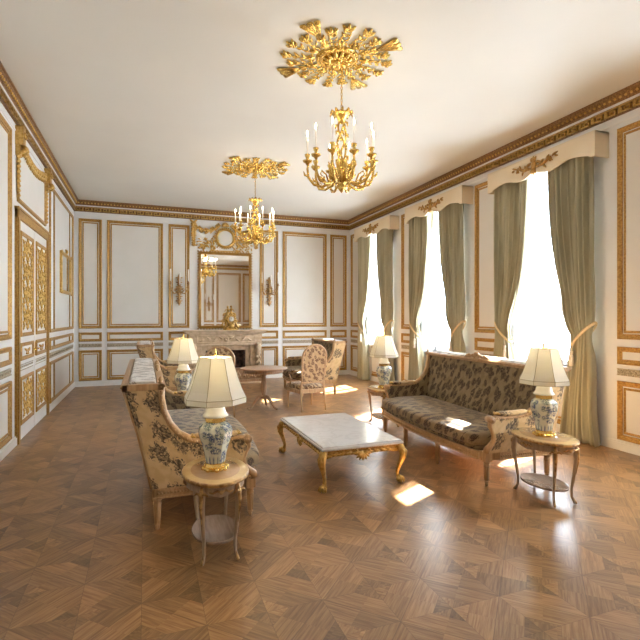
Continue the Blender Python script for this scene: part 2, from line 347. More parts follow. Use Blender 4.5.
PR_OUT = [(0, 0), (0, .022), (.012, .032), (.032, .026), (.046, .014), (.062, .014), (.068, 0)]
PR_IN = [(.082, 0), (.084, .012), (.097, .018), (.112, .010), (.114, 0)]
def panel(pl, wall, u0, u1, v0, v1, double=True, fill=True):
    b = MB(plane(pl)).frame(u0, u1, v0, v1, PR_OUT)
    if double: b.frame(u0, u1, v0, v1, PR_IN)
    o = b.build('panel_molding', 'goldsat', wall)
    if fill:
        i = .114 if double else .06
        MB(plane(pl)).box(u0+i, u1-i, v0+i, v1-i, 0, .006).build('wall_panel', 'panel', wall)
def dado(pl, wall, u0, u1, v0=.985, v1=1.075):
    b = MB(plane(pl)).box(u0, u1, v0, v1, 0, .016).box(u0, u1, v1-.012, v1, .016, .026).box(u0, u1, v0, v0+.012, .016, .026)
    n = max(2, int((u1-u0)/.07)); p = (u1-u0)/n
    for i in range(n):
        x = u0+p*(i+.5); b.tube([(x-p*.42, v0+.028, .018), (x-p*.1, (v0+v1)/2+.012, .024), (x+p*.42, v1-.026, .018)], [.004, .009, .004], 5)
    b.build('dado_molding', 'dado', wall)
def bay(pl, wall, u0, u1, top=4.23, low=True):
    panel(pl, wall, u0, u1, 1.46, top)
    panel(pl, wall, u0, u1, 1.13, 1.36, double=False)
    if low: dado(pl, wall, u0, u1); panel(pl, wall, u0, u1, .14, .91)
BAYS = [(.11, .64), (.76, 2.12), (2.26, 2.80), (4.74, 5.28), (5.42, 6.78), (6.90, 7.43)]
for u0, u1 in BAYS: bay('back', wb, u0, u1)
for u0, u1 in BAYS+[(2.95, 4.59)]: bay('rear', wr_, u0, u1)
# left wall bays either side of the door
bay('left', wl, 3.9, 7.25); bay('left', wl, .0, 3.75)
def bay3(pl, wall, u0, u1, a, c):
    for v0, v1 in ((1.46, 4.23), (.14, .91)):
        b = MB(plane(pl)).frame(u0, u1, v0, v1, PR_OUT)
        for x in (a, c): b.box(x-.03, x+.03, v0+.05, v1-.05, 0, .02)
        b.build('panel_molding', 'goldsat', wall)
        MB(plane(pl)).box(a+.03, c-.03, v0+.06, v1-.06, 0, .006).build('wall_panel', 'panel', wall)
    b = MB(plane(pl)).frame(u0, u1, 1.13, 1.36, PR_OUT)
    for x in (a, c): b.box(x-.03, x+.03, 1.18, 1.31, 0, .02)
    b.build('panel_molding', 'goldsat', wall); dado(pl, wall, u0, u1)
bay3('left', wl, 9.98, 12.98, 10.45, 12.45)
# right wall panels between windows
def wbays():
    e = sorted(WINC); L = [(RR+.3, e[0]-1.2)]
    for i in range(3): L.append((e[i]+WHW+.44, e[i+1]-WHW-.44+0.0))
    return L
for u0, u1 in ((6.72, 7.38), (9.53, 10.11), (3.93, 4.50), (12.45, 13.12), (.0, 1.45)): bay('right', wr, u0, u1)
for yc in WINC:
    dado('right', wr, yc-WHW+.02, yc+WHW-.02, .90, .97); panel('right', wr, yc-WHW+.02, yc+WHW-.02, .14, .82)
# baseboards
def bb(name, pl, u0, u1, skip=None):
    b = MB(plane(pl))
    for a, c in ([(u0, u1)] if not skip else [(u0, skip[0]), (skip[1], u1)]):
        b.box(a, c, 0, .10, 0, .03).box(a, c, .10, .12, 0, .018)
    return struct(b.build(name, 'white'), 'white baseboard along the '+pl+' wall', 'baseboard')
bb('baseboard_back', 'back', 0.03, RW-.03, (2.72, 4.82)); bb('baseboard_left', 'left', RR, RB, (7.5, 9.86)); bb('baseboard_right', 'right', RR, RB); bb('baseboard_front', 'rear', .03, RW-.03)
# cornice: swept profile + greek key + beading
def cornice(n, pl, u0, u1):
    root = bpy.data.objects.new('trim_%d' % n, None); C.objects.link(root); struct(root, 'gilded cornice with a key pattern along the %s wall' % {'rear': 'front'}.get(pl, pl), 'cornice')
    T = plane(pl); e = .0
    b = MB(T)
    def strip(prof, mat, name):
        q = MB(T); k = len(prof); v = [(u0, z, h) for h, z in prof]+[(u1, z, h) for h, z in prof]
        q.add(v, [(i, i+1, k+i+1, k+i) for i in range(k-1)]); return q.build(name, mat, root)
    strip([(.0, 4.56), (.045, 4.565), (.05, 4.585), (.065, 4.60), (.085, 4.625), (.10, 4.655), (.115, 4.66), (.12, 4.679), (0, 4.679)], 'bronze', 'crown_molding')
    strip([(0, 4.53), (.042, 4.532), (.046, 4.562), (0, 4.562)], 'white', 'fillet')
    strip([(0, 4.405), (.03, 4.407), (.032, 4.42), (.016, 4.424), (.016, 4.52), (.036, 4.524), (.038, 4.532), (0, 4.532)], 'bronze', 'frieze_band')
    strip([(0, 4.30), (.008, 4.302), (.010, 4.32), (0, 4.322)], 'white', 'picture_rail')
    q = MB(T); p = .20; N = int((u1-u0)/p); p = (u1-u0)/N; t = .009
    for i in range(N):
        x = u0+p*i+.01; z0, z1 = 4.432, 4.514; W_ = p-.02
        path = [(x, z0), (x, z1), (x+W_, z1), (x+W_, z0+.0), (x+W_*.28, z0), (x+W_*.28, z1-.028), (x+W_*.68, z1-.028), (x+W_*.68, z0+.03)]
        for (a, c), (d, f) in zip(path, path[1:]):
            q.box(min(a, d)-t, max(a, d)+t, min(c, f)-t, max(c, f)+t, .016, .044)
    q.build('greek_key', 'gold', root)
    q = MB(T); p = .075; N = int((u1-u0)/p)
    for i in range(N):
        x = u0+p*(i+.5); q.blob((x, 4.613, .074), .022, (1, 1, .8), 5)
    q.build('egg_molding', 'gold', root)
cornice(1, 'left', RR, RB); cornice(2, 'back', 0, RW); cornice(3, 'right', RR, RB); cornice(4, 'rear', 0, RW)

# ------------------------------------------------------------------ windows, pelmets, curtains
for i, yc in enumerate(WINC):
    root = bpy.data.objects.new('window_%d' % (i+1), None); C.objects.link(root); root.location = (RW+.3, yc, WZ0)
    struct(root, 'tall white casement window behind voile and sage curtains', 'window')
    H = WZ1-WZ0; b = MB()
    b.box(-.03, .03, -WHW, -WHW+.07, 0, H).box(-.03, .03, WHW-.07, WHW, 0, H).box(-.03, .03, -WHW, WHW, 0, .08).box(-.03, .03, -WHW, WHW, H-.07, H)
    b.box(-.03, .03, -.04, .04, 0, H)
    b.build('window_frame', 'white', root)
    q = MB()
    for s_ in (-1, 1):
        for z in (.62, 1.22, 1.82, 2.42): q.box(-.015, .015, min(s_*.04, s_*(WHW-.07)), max(s_*.04, s_*(WHW-.07)), z-.008, z+.008)
    q.build('muntin', 'white', root)
    MB().box(-.004, .004, -WHW+.07, WHW-.07, .08, H-.07).build('pane', 'glass', root)
    MB().box(-.34, .0, -WHW-.04, WHW+.04, -.04, .0).build('window_sill', 'white', root)
WN = ['window nearest the camera', 'middle window', 'window nearest the fireplace wall', 'window beside the camera']
def pel(t):      # lower edge of the pelmet, t in -1..1
    a = abs(t)
    if a < .02: return 3.985
    if a < .28: return 3.985-.075*math.sin(min(1, (a-.02)/.26)*PI/2)
    if a < .62: return 3.91+.07*.5*(1-cos((a-.28)/.34*PI))
    if a < .9: return 3.98-.02*(a-.62)/.28-.035*((a-.62)/.28)**2
    return 3.90
for i, yc in enumerate(WINC):
    HW = 1.05
    t = thing('pelmet', 'cream scalloped wooden pelmet with a gilt scroll over the '+WN[i], 'pelmet', (RW, yc, 0), 0, 'cream pelmets over the windows')
    poly = [(-HW, 4.24), (HW, 4.24)]+[(HW*(1-2*k/60), pel(1-2*k/60)) for k in range(61)]
    b = MB().prism(poly, -.26, -.235, ax=0)
    for s_ in (-1, 1): b.box(-.235, 0, min(s_*HW, s_*(HW-.025)), max(s_*HW, s_*(HW-.025)), 3.90, 4.24)
    b.box(-.235, 0, -HW, HW, 4.215, 4.24)
    b.build('pelmet_board', 'cream', t)
    T = Matrix(((0, 0, -1.3, -.26), (-1.12, 0, 0, 0), (0, 1.2, 0, 4.08), (0, 0, 0, 1)))
    q = MB(T)
    q.lathe([(.0, .03), (.03, .028), (.05, .018), (.062, .0)], n=14, sx=.8, sy=1.15)
    for s_ in (-1, 1):
        A = 0 if s_ > 0 else PI
        q.scroll(s_*.05, .03, A+s_*.5, .055, 1.2, .014, -s_, .012); q.scroll(s_*.05, -.03, A-s_*.5, .05, 1.2, .013, s_, .012)
        q.tube([(s_*.08, -.02, .01), (s_*.16, -.03, .014), (s_*.23, .0, .012), (s_*.29, .035, .01)], [.016, .022, .017, .009], 6)
        q.scroll(s_*.27, .03, A+s_*.2, .035, 1.2, .011, -s_, .01)
        for (x, y, an, L, Wd) in ((.12, -.02, .9, .08, .035), (.17, -.03, -.9, .07, .03), (.22, 0, 1.0, .08, .03), (.26, .02, -.6, .08, .03), (.31, .03, .3, .10, .03), (.36, .02, -.2, .05, .03)):
            q.leaf(s_*x, y, an if s_ > 0 else PI-an, L, Wd, .012)
    for an in (PI/2-.45, PI/2, PI/2+.45, -PI/2-.4, -PI/2, -PI/2+.4): q.leaf(.03*cos(an), .045*sin(an), an, .075, .04, .014)
    q.build('gilt_scroll', 'goldsat', t)
def lerp(a, b, t): return a+(b-a)*t
def interp(tab, z):
    for (z0, v0), (z1, v1) in zip(tab, tab[1:]):
        if (z-z0)*(z-z1) <= 0 and z0 != z1:
            t = (z-z0)/(z1-z0); t = t*t*(3-2*t) if False else t
            return lerp(v0, v1, t)
    return tab[-1][1] if abs(z-tab[-1][0]) < abs(z-tab[0][0]) else tab[0][1]
def smooth_tab(tab, z):      # catmull-like smoothing by averaging
    return sum(interp(tab, z+d) for d in (-.14, -.07, 0, .07, .14))/5
IN = [(4.1, .17), (3.4, .20), (2.9, .25), (2.4, .34), (2.0, .45), (1.7, .53), (1.5, .61), (1.42, .62), (1.2, .58), (.8, .52), (.3, .46), (0, .42)]
OUT = [(4.1, .955), (3.0, .955), (2.0, .96), (1.6, .955), (1.45, .93), (1.2, .96), (.7, .965), (.25, .985), (0, 1.05)]
for i, yc in enumerate(WINC):
    for s_ in (-1, 1):
        side = ('right-hand' if s_ < 0 else 'left-hand')
        t = thing('curtain', 'sage green velvet curtain, %s one at the %s, tied back' % (side, WN[i]), 'curtain', (RW, yc, 0), 0, 'sage curtains at the windows')
        ph = random.Random(i*2+s_).random()*6
        def f(u, v, s_=s_, ph=ph):
            z = 4.05*(1-v)+.012
            a, c = smooth_tab(OUT, z), smooth_tab(IN, z)
            pinch = math.exp(-((z-1.46)/.22)**2)
            amp = .060*(1-.6*pinch)*(1+.25*max(0, 1-z))
            n = 6.5; wv = sin(2*PI*n*u+ph+.5*sin(z*1.3+ph))+.35*sin(2*PI*n*2.3*u+ph*2+z*.8)
            yy = lerp(a, c, u+.012*sin(2*PI*n*u*2+ph))
            sag = 0
            if z > 1.5: sag = .05*math.exp(-((z-1.75)/.3)**2)*u
            return (-.148-amp*wv-sag-.03*pinch, s_*yy, z)
        MB().grid(f, 84, 60).build('curtain_cloth', 'curtain', t, solid=.006)
        # tieback
        pts = []
        for k in range(22):
            a = 2*PI*k/22
            yy = .785+.185*cos(a); pts.append((-.15+.085*sin(a), s_*yy, 1.50+.17*cos(a)))
        MB().tube(pts, .014, 8, closed=True, flat=((0, 0, 1), 1.6)).build('tieback', 'rope', t)
        q = MB()
        q.tube([(-.21, s_*.70, 1.40), (-.235, s_*.67, 1.33), (-.235, s_*.66, 1.28)], .006, 6)
        q.lathe([(.004, .06), (.02, .05), (.024, .02), (.016, 0), (.026, -.02), (.034, -.15), (.03, -.16)], (-.235, s_*.66, 1.22), 12)
        q.build('tassel', 'cream_tassel', t)
    for s_ in (-1, 1):
        t = thing('voile_curtain', 'sheer white voile, %s one, drawn aside at the %s' % ('right-hand' if s_ < 0 else 'left-hand', WN[i]), 'curtain', (RW, yc, 0), 0, 'white voile curtains')
        def f(u, v, s_=s_):
            z = 4.0*(1-v)+.03
            c = smooth_tab([(4.1, .11 if s_ > 0 else .10), (3.2, .13), (2.6, .17), (2.1, .25), (1.7, .37), (1.45, .47), (1.2, .44), (0, .40)], z)
            return (-.030-.016*sin(2*PI*9*u+z*.4), s_*lerp(.72, c, u), z)
        MB().grid(f, 80, 36).build('voile_cloth', 'sheer', t)

# ------------------------------------------------------------------ double door, left wall
dr = bpy.data.objects.new('door_1', None); C.objects.link(dr); struct(dr, 'white double door with gilded carved panels', 'door')
T = plane('left'); D0, D1, DZ = 7.62, 9.62, 3.12; DM = (D0+D1)/2
b = MB(T)
for x0, x1 in ((D0-.12, D0), (D1, D1+.12)):
    b.box(x0, x1, 0, DZ+.12, 0, .035).box(x0+.02, x1-.02, .0, DZ+.12, .035, .05)
b.box(D0-.12, D1+.12, DZ, DZ+.12, 0, .045).box(D0-.13, D1+.13, DZ+.12, DZ+.15, 0, .055)
b.build('architrave', 'goldsat', dr)
for k, (a, c) in enumerate(((D0, DM-.006), (DM+.006, D1))):
    lf = MB(T).box(a+.005, c-.005, .012, DZ-.005, 0, .02).build('door_leaf', 'white', dr)
    b = MB(T)
    for v0, v1 in ((1.47, 2.97), (1.13, 1.38), (.22, .90)):
        b.frame(a+.09, c-.09, v0, v1, [(0, .02), (0, .036), (.02, .044), (.05, .034), (.055, .02)])
    b.build('leaf_molding', 'goldsat', lf)
    q = MB(T @ Matrix.Translation((0, 0, .02))); mx = (a+c)/2
    rnd = random.Random(5)
    def vines(z0, z1, wv, per):             # symmetrical climbing acanthus
        q.tube([(mx, z0, .010), (mx, z1, .010)], .008, 6); n = int((z1-z0)/.02)
        for s_ in (-1, 1):
            for base, amp, ph in ((0.0, wv*.42, 0), (wv*.72, wv*.20, 1.6)):
                f_ = lambda z: mx+s_*(base+amp*abs(sin(PI*(z-z0)/per+ph)))
                q.tube([(f_(z0+(z1-z0)*i/n), z0+(z1-z0)*i/n, .010) for i in range(n+1)], .0065, 5)
                z = z0+.03; k = 0
                while z < z1-.05:
                    d = 1 if (k % 2) else -1
                    q.leaf(f_(z), z, PI/2-s_*d*.85, .075, .026, .015, s_*d*.6)
                    if k % 3 == 0: q.blob((f_(z), z, .014), .014, n=6)
                    z += .042; k += 1
        z = z0+per/2
        while z < z1:
            for k in range(7): q.leaf(mx, z, PI/2+(k-3)*.5, .085, .030, .018)
            q.blob((mx, z, .02), .022, n=8); z += per
        q.leaf(mx, z1-.03, PI/2, .09, .04, .015)
    vines(1.56, 2.86, .27, .33); vines(.30, .82, .26, .26)
    for s_ in (-1, 1):
        q.leaf(mx, 1.2+.055, 0 if s_ > 0 else PI, .17, .045, .015, s_*.4); q.scroll(mx, 1.25, (0.6 if s_ > 0 else PI-.6), .045, 1.1, .01, -s_, .012)
    q.build('carved_arabesque', 'gold', lf)
    dado('left', lf, a+.09, c-.09)
    hk = MB(T @ Matrix.Translation((0, 0, .02)))
    hx = (c-.05) if k == 0 else (a+.05)
    hk.box(hx-.022, hx+.022, 1.14, 1.36, 0, .008).tube([(hx, 1.25, .0), (hx, 1.25, .05)], .010, 8).tube([(hx, 1.25, .05), (hx+(-.1 if k == 0 else .1), 1.245, .05)], [.012, .008], 8)
    hk.build('door_handle', 'brass', lf)
# overdoor panel with garland and consoles
od = bpy.data.objects.new('trim_5', None); C.objects.link(od); struct(od, 'gilded overdoor panel with garlands above the double door', 'overdoor panel')
b = MB(T).frame(D0, D1-.05, 3.36, 4.16, PR_OUT); b.build('overdoor_molding', 'goldsat', od)
MB(T).box(D0+.06, D1-.11, 3.42, 4.10, 0, .006).build('wall_panel', 'panel', od)
q = MB(T)
for cx in (D0-.02, D1-.03):
    q.box(cx-.075, cx+.075, 4.12, 4.38, 0, .10).box(cx-.06, cx+.06, 3.98, 4.12, 0, .06)
    for s_ in (-1, 1):
        q.scroll(cx, 4.30, PI/2-s_*1.4, .05, 1.3, .018, -s_, .11); q.leaf(cx, 4.15, -PI/2+s_*.4, .18, .07, .10)
    z = 4.02
    for k in range(9):
        for s_ in (-1, 0, 1): q.leaf(cx, z, -PI/2+s_*.7, .09*(1-.05*k), .034, .03, 0)
        q.blob((cx+.012*(-1)**k, z, .025), .019, n=6); z -= .07
q2 = MB(T)
for k in range(26):
    t = k/25; u = lerp(D0+.02, D1-.06, t); v = 4.22-.13*sin(PI*t)
    q2.blob((u, v, .035), .024+.010*(k % 2), (1, 1, 1), 6)
    for s_ in (-1, 1):
        for e in (.6, 1.4): q2.leaf(u, v, s_*(e+.4*(k % 3)), .09, .034, .03)
q.build('console_carving', 'gold', od); q2.build('garland_carving', 'gold', od)

# gilt mirror hanging on left wall
t = thing('gilt_wall_mirror', 'small gilt framed mirror hanging on the wall beyond the double door', 'mirror', (0, 11.78, 2.70))
a = math.radians(0)
Tm = Matrix(((0, 0, 1, .012), (1, 0, 0, 0), (0, 1, 0, 0), (0, 0, 0, 1))) @ Matrix.Rotation(a, 4, 'X')
b = MB(Tm).frame(-.68, .68, -.44, .44, [(0, 0), (0, .035), (.025, .045), (.055, .03), (.075, .02), (.075, 0)])
b.box(-.68, .68, -.44, .44, -.01, .0)
for cu in (-.66, .66):
    for cv in (-.42, .42): b.blob((cu, cv, .035), .04, (1, 1, .5), 8)
for s_ in (-1, 1): b.scroll(0, .46, PI/2-s_*1.2, .05, 1.2, .014, -s_, .03)
b.leaf(0, .44, PI/2, .11, .07, .03)
b.build('mirror_frame', 'gold', t)
MB(Tm).box(-.605, .605, -.365, .365, .012, .018).build('mirror_glass', 'mirror', t)

# ------------------------------------------------------------------ fireplace
FX = 3.745
t = thing('fireplace', 'carved beige stone chimneypiece below the tall gilt mirror', 'fireplace', (FX, RB, 0))
b = MB(); 
b.box(-1.08, 1.08, -.42, 0, 1.33, 1.36).box(-1.12, 1.12, -.46, 0, 1.36, 1.395).box(-1.04, 1.04, -.38, 0, 1.29, 1.33)
b.build('mantel_shelf', 'stone', t, bevel=.006)
b = MB().box(-.98, .98, -.32, 0, 1.0, 1.29).box(-1.0, 1.0, -.34, 0, .985, 1.005)
b.frame  # frieze body
b.build('frieze', 'stone', t, bevel=.004)
q = MB(Matrix(((1, 0, 0, 0), (0, 0, -1, -.32), (0, 1, 0, 0), (0, 0, 0, 1))))
q.frame(-.78, .78, 1.05, 1.25, [(0, 0), (0, .012), (.012, .016), (.022, 0)])
for s_ in (-1, 1):
    for k in range(4):
        x = s_*(.08+.17*k); q.scroll(x, 1.15, (0 if s_ > 0 else PI)+(.9 if k % 2 else -.9)*s_, .045, 1.2, .011, (-s_ if k % 2 else s_), .01)
        q.leaf(x, 1.15, (0 if s_ > 0 else PI)+(-.5 if k % 2 else .5)*s_, .14, .045, .014)
for k in range(10): q.leaf(0, 1.15, k*PI/5, .075, .035, .02)
q.build('frieze_carving', 'stone', t)
for s_ in (-1, 1):
    x0, x1 = sorted((s_*.66, s_*.98))
    j = MB().box(x0, x1, -.28, 0, 0, .985).box(x0-.02, x1+.02, -.31, 0, 0, .14).build('jamb', 'stone', t, bevel=.005)
    cx = s_*.87; q = MB()
    q.tube([(cx, -.30, .98), (cx, -.40, .93), (cx, -.39, .82), (cx, -.31, .70), (cx, -.30, .45), (cx, -.33, .30), (cx, -.31, .16)], [.075, .08, .07, .055, .04, .05, .03], 10)
    for z in (.86, .70, .55, .40):
        for a in (-.7, 0, .7): q.tube([(cx, -.32, z), (cx+.07*sin(a), -.37, z-.05), (cx+.10*sin(a), -.345, z-.13)], [.01, .028, .008], 6)
    q.build('console_scroll', 'stone', j)
b = MB().box(-.66, -.54, -.22, 0, 0, .985).box(.54, .66, -.22, 0, 0, .985).box(-.54, .54, -.22, 0, .84, .985)
b.build('inner_surround', 'stone', t, bevel=.004)
b = MB().box(-.54, .54, -.03, 0, .01, .84).box(-.54, -.50, -.2, -.03, .01, .84).box(.50, .54, -.2, -.03, .01, .84).box(-.54, .54, -.2, -.03, 0, .01)
b.build('firebox', 'soot', t)
MB().box(-1.0, 1.0, -.85, -.42, 0, .025).build('hearth', 'stone', t)
t = thing('hearth_fender', 'low carved pinkish wooden hearth fender in front of the fireplace', 'fender', (FX+.05, 12.52, .025))
b = MB().box(-.92, .92, -.04, .04, 0, .07).box(-.92, .92, -.035, .035, .34, .38)
for s_ in (-1, 1): b.box(min(s_*.86, s_*.92), max(s_*.86, s_*.92), -.04, .04, 0, .38)
b.box(-.86, .86, -.012, .012, .07, .34)
b.build('fender_rail', 'redwood', t, bevel=.006)
q = MB(Matrix(((1, 0, 0, 0), (0, 0, -1, -.012), (0, 1, 0, 0), (0, 0, 0, 1)))); 
for k in range(9):
    x = -.84+k*.1867; q.tube([(x, .09, .02), (x+.05, .2, .02), (x+.093, .30, .02), (x+.14, .2, .02), (x+.187, .09, .02)], .018, 6); q.blob((x+.093, .16, .02), .03, n=6)
q.build('fender_carving', 'giltwood', t)

# mirror above mantel
t = thing('overmantel_mirror', 'tall rectangular gilt framed mirror above the mantel shelf', 'mirror', (FX+.02, RB, 1.40))
Tb = Matrix(((1, 0, 0, 0), (0, 0, -1, 0), (0, 1, 0, 0), (0, 0, 0, 1)))
b = MB(Tb).frame(-.73, .73, .04, 2.14, [(0, 0), (0, .04), (.022, .055), (.035, .035), (.055, .045), (.07, .02), (.075, .008)])
def edge_beads(b, u0, u1, v0, v1, st, r, h):
    n = int((u1-u0)/st); 
    for k in range(n+1):
        for v in (v0, v1): b.blob((u0+(u1-u0)*k/n, v, h), r, (1, 1, .8), 5)
    n = int((v1-v0)/st)
    for k in range(1, n):
        for u in (u0, u1): b.blob((u, v0+(v1-v0)*k/n, h), r, (1, 1, .8), 5)
edge_beads(b, -.74, .74, .03, 2.15, .075, .022, .03)
b.build('mirror_frame', 'goldsat', t)
MB(Tb).box(-.66, .66, .11, 2.07, .004, .010).build('mirror_glass', 'mirror', t)
# carved trophy over the mirror
t = thing('overmantel_carving', 'gilded foliage carving with a round medallion and garlands above the mirror', 'wall ornament', (FX+.02, RB, 3.56))
b = MB(Tb); cz = .375
bb_ = MB(Tb @ Matrix.Translation((0, cz, 0)))
bb_.lathe([(.205, .0), (.22, .035), (.235, .05), (.255, .045), (.27, .02), (.275, 0)], (0, 0, 0), 40)
for k in range(30):
    a = 2*PI*k/30; bb_.blob((.285*cos(a), .285*sin(a), .02), .026, n=6)
bb_.build('medallion_frame', 'gold', t)
MB(Tb @ Matrix.Translation((0, cz, 0))).lathe([(0, .012), (.18, .010), (.205, .004), (.21, 0)], n=40).build('medallion_disc', 'panel', t)
q = MB(Tb)
rnd = random.Random(3)
for s_ in (-1, 1):
    A0 = 0 if s_ > 0 else PI
    # swag from medallion top to pendant
    for k in range(15):
        tt = k/14; u = s_*lerp(.16, .84, tt); v = cz+.34-.16*sin(PI*tt)-.02*tt
        q.blob((u, v, .04), .035+.012*(k % 2), n=6)
        for d in (-1, 1): q.leaf(u, v, A0+d*(.9+.3*(k % 3)), .09, .045, .035)
    # lower foliage scrolls
    for (x, y, an, R_, hd) in ((.34, .12, .3, .08, 1), (.50, .14, .8, .075, -1), (.62, .08, .2, .07, 1), (.42, .26, .9, .06, -1), (.30, .06, -.1, .06, -1)):
        q.scroll(s_*x, y, (an if s_ > 0 else PI-an), R_, 1.3, .017, hd*s_, .02)
    for k in range(60):
        x = .22+rnd.random()*.52; y = .02+rnd.random()*(.42-.3*(x-.22)); an = rnd.random()*6.28
        q.leaf(s_*x, y, an if s_ > 0 else PI-an, .09, .036, .022, .5)
for k in range(9): q.leaf(0, cz+.33, PI*k/8, .12, .05, .04)
q.box(-.42, .42, .0, .025, 0, .03)
q.build('foliage_carving', 'gold', t)
for s_ in (-1, 1):
    q = MB(Tb); cx = s_*.86
    for k in range(10):
        z = cz+.38-k*.065; wd = .05 if k < 6 else .035
        for a in (-1.0, -.2, .6, 1.2): q.leaf(cx, z, -PI/2+a, .09*(1 if k < 6 else .7), .05, .045)
        q.blob((cx+.02*(-1)**k, z, .04), wd*.8, n=6)
    for d in (-1, 1): q.scroll(cx, cz+.38, PI/2-d*1.2, .05, 1.2, .018, -d, .04); q.leaf(cx, cz+.38, PI/2+d*.9, .13, .06, .03)
    q.build('flower_pendant', 'gold', t)

# mantel clock
t = thing('mantel_clock', 'ornate gilt mantel clock with a white dial on the mantel shelf', 'clock', (FX+.13, 12.98, 1.395))
b = MB()
b.lathe([(.20, 0), (.21, .02), (.17, .04), (.16, .06)], n=20, sx=1, sy=.5)
for s_ in (-1, 1):
    b.tube([(s_*.19, 0, .02), (s_*.21, 0, .07), (s_*.15, -.02, .12), (s_*.13, 0, .20), (s_*.19, 0, .26)], [.02, .03, .028, .022, .014], 8)
    b.tube([(s_*.16, -.05, .01), (s_*.12, -.07, .06), (s_*.05, -.06, .09)], [.02, .026, .02], 8)
b.tube([(0, 0, .05), (0, 0, .13), (0, 0, .19)], [.12, .085, .11], 12)
b.build('clock_base', 'gold', t)
b = MB(Matrix.Translation((0, -.07, .30)) @ Matrix.Rotation(PI/2, 4, 'X')).lathe([(.09, -.12), (.105, -.06), (.108, .0), (.09, .022), (.072, .02)], n=28)
for k in range(14):
    a = 2*PI*k/14; b.leaf(.085*cos(a), .10*sin(a), a+.4, .085 if k % 2 else .06, .045, .03, .6)
b.build('clock_case', 'gold', t)
MB(Matrix.Translation((0, -.088, .30)) @ Matrix.Rotation(PI/2, 4, 'X')).lathe([(0, .010), (.070, .006), (.072, 0)], n=28).build('dial', 'dial', t)
q = MB(Matrix.Translation((0, -.099, .30)) @ Matrix.Rotation(PI/2, 4, 'X'))
q.box(-.003, .003, -.01, .04, 0, .002); q.box(-.01, .055, -.002, .002, .002, .004)
q.build('clock_hands', 'black', t); q = MB(q.T)
q.tube([(.064*cos(2*PI*k/24), .064*sin(2*PI*k/24), 0) for k in range(24)], .002, 4, closed=True)
for k in range(12):
    a = PI*k/6; q.tube([(.055*cos(a), .055*sin(a), 0), (.065*cos(a), .065*sin(a), 0)], .0025, 4)
q.build('hour_marks', 'black', t)
b = MB()
b.tube([(0, -.02, .43), (0, -.02, .47), (0, -.02, .53)], [.06, .045, .03], 10)
b.tube([(0, -.02, .52), (.01, -.02, .57), (0, -.02, .61)], [.03, .034, .02], 8); b.blob((0, -.02, .64), .03)
for s_ in (-1, 1):
    b.tube([(s_*.02, -.02, .58), (s_*.06, -.03, .55), (s_*.08, -.04, .50)], [.013, .012, .01], 6)
    b.tube([(s_*.12, -.02, .38), (s_*.10, -.02, .45), (s_*.04, -.02, .47)], [.03, .026, .02], 8)
b.build('clock_figure', 'gold', t)

# ------------------------------------------------------------------ wall sconces
def make_sconce(label):
    t = thing('wall_sconce', label, 'sconce', (0, 0, 0), 0, 'bronze candle sconces')
    q = MB(Tb)
    q.tube([(0, -.44, .02), (0, -.36, .035), (0, -.2, .04), (0, 0, .05), (0, .18, .045), (0, .30, .03), (0, .40, .02)], [.012, .04, .03, .055, .035, .045, .012], 8)
    for z in (-.34, -.22, -.1, .04, .16, .28):
        for s_ in (-1, 1): q.leaf(0, z, PI/2-s_*1.0, .10, .04, .04, -s_*.5); q.leaf(0, z, -PI/2+s_*.9, .08, .034, .04)
    for s_ in (-1, 1): q.scroll(0, .0, PI/2-s_*.9, .075, 1.3, .016, -s_, .04); q.scroll(0, -.02, -PI/2+s_*.9, .06, 1.3, .014, s_, .04)
    q.build('backplate', 'oldgold', t)
    for s_, (ex, ey) in ((-1, (-.23, .12)), (1, (.23, .12)), (0, (0, .30))):
        a = MB(); pts = []
        if s_ == 0: pts = [(0, -.05, -.05), (0, -.14, -.10), (0, -.26, -.08), (0, -.30, .0), (0, -.28, .04)]
        else: pts = [(0, -.05, .0), (s_*.05, -.08, -.10), (s_*.14, -.12, -.12), (s_*.22, -.14, -.02), (s_*.23, -.14, .14)]
        a.tube(pts, [.020, .019, .018, .016, .014], 8)
        e = pts[-1]
        if s_:
            for (x, z, an) in ((.08, -.02, .6), (.16, .0, -.3)): a.tube([(s_*x, -.10, z-.06), (s_*(x+.05), -.11, z-.01), (s_*(x+.03), -.11, z+.04), (s_*(x-.01), -.11, z+.02)], [.012, .012, .010, .008], 6)
        a.lathe([(.012, 0), (.045, .012), (.05, .02), (.018, .02), (.02, .06), (.024, .065)], e, 12)
        arm = a.build('arm', 'oldgold', t)
        MB().lathe([(.015, .06), (.015, .37), (.004, .39)], e, 10).build('candle', 'candle', arm)
    return t
sc = make_sconce('bronze candle sconce on the narrow panel left of the fireplace'); sc.location = (2.53, RB, 2.50)
dup(sc, (5.01, RB, 2.50), 0, 'bronze candle sconce on the narrow panel right of the fireplace')
dup(sc, (5.01, RR, 2.50), PI, 'bronze candle sconce seen in the mirror, on the opposite wall right of centre')
dup(sc, (2.53, RR, 2.50), PI, 'bronze candle sconce on the wall behind the camera, left of centre')

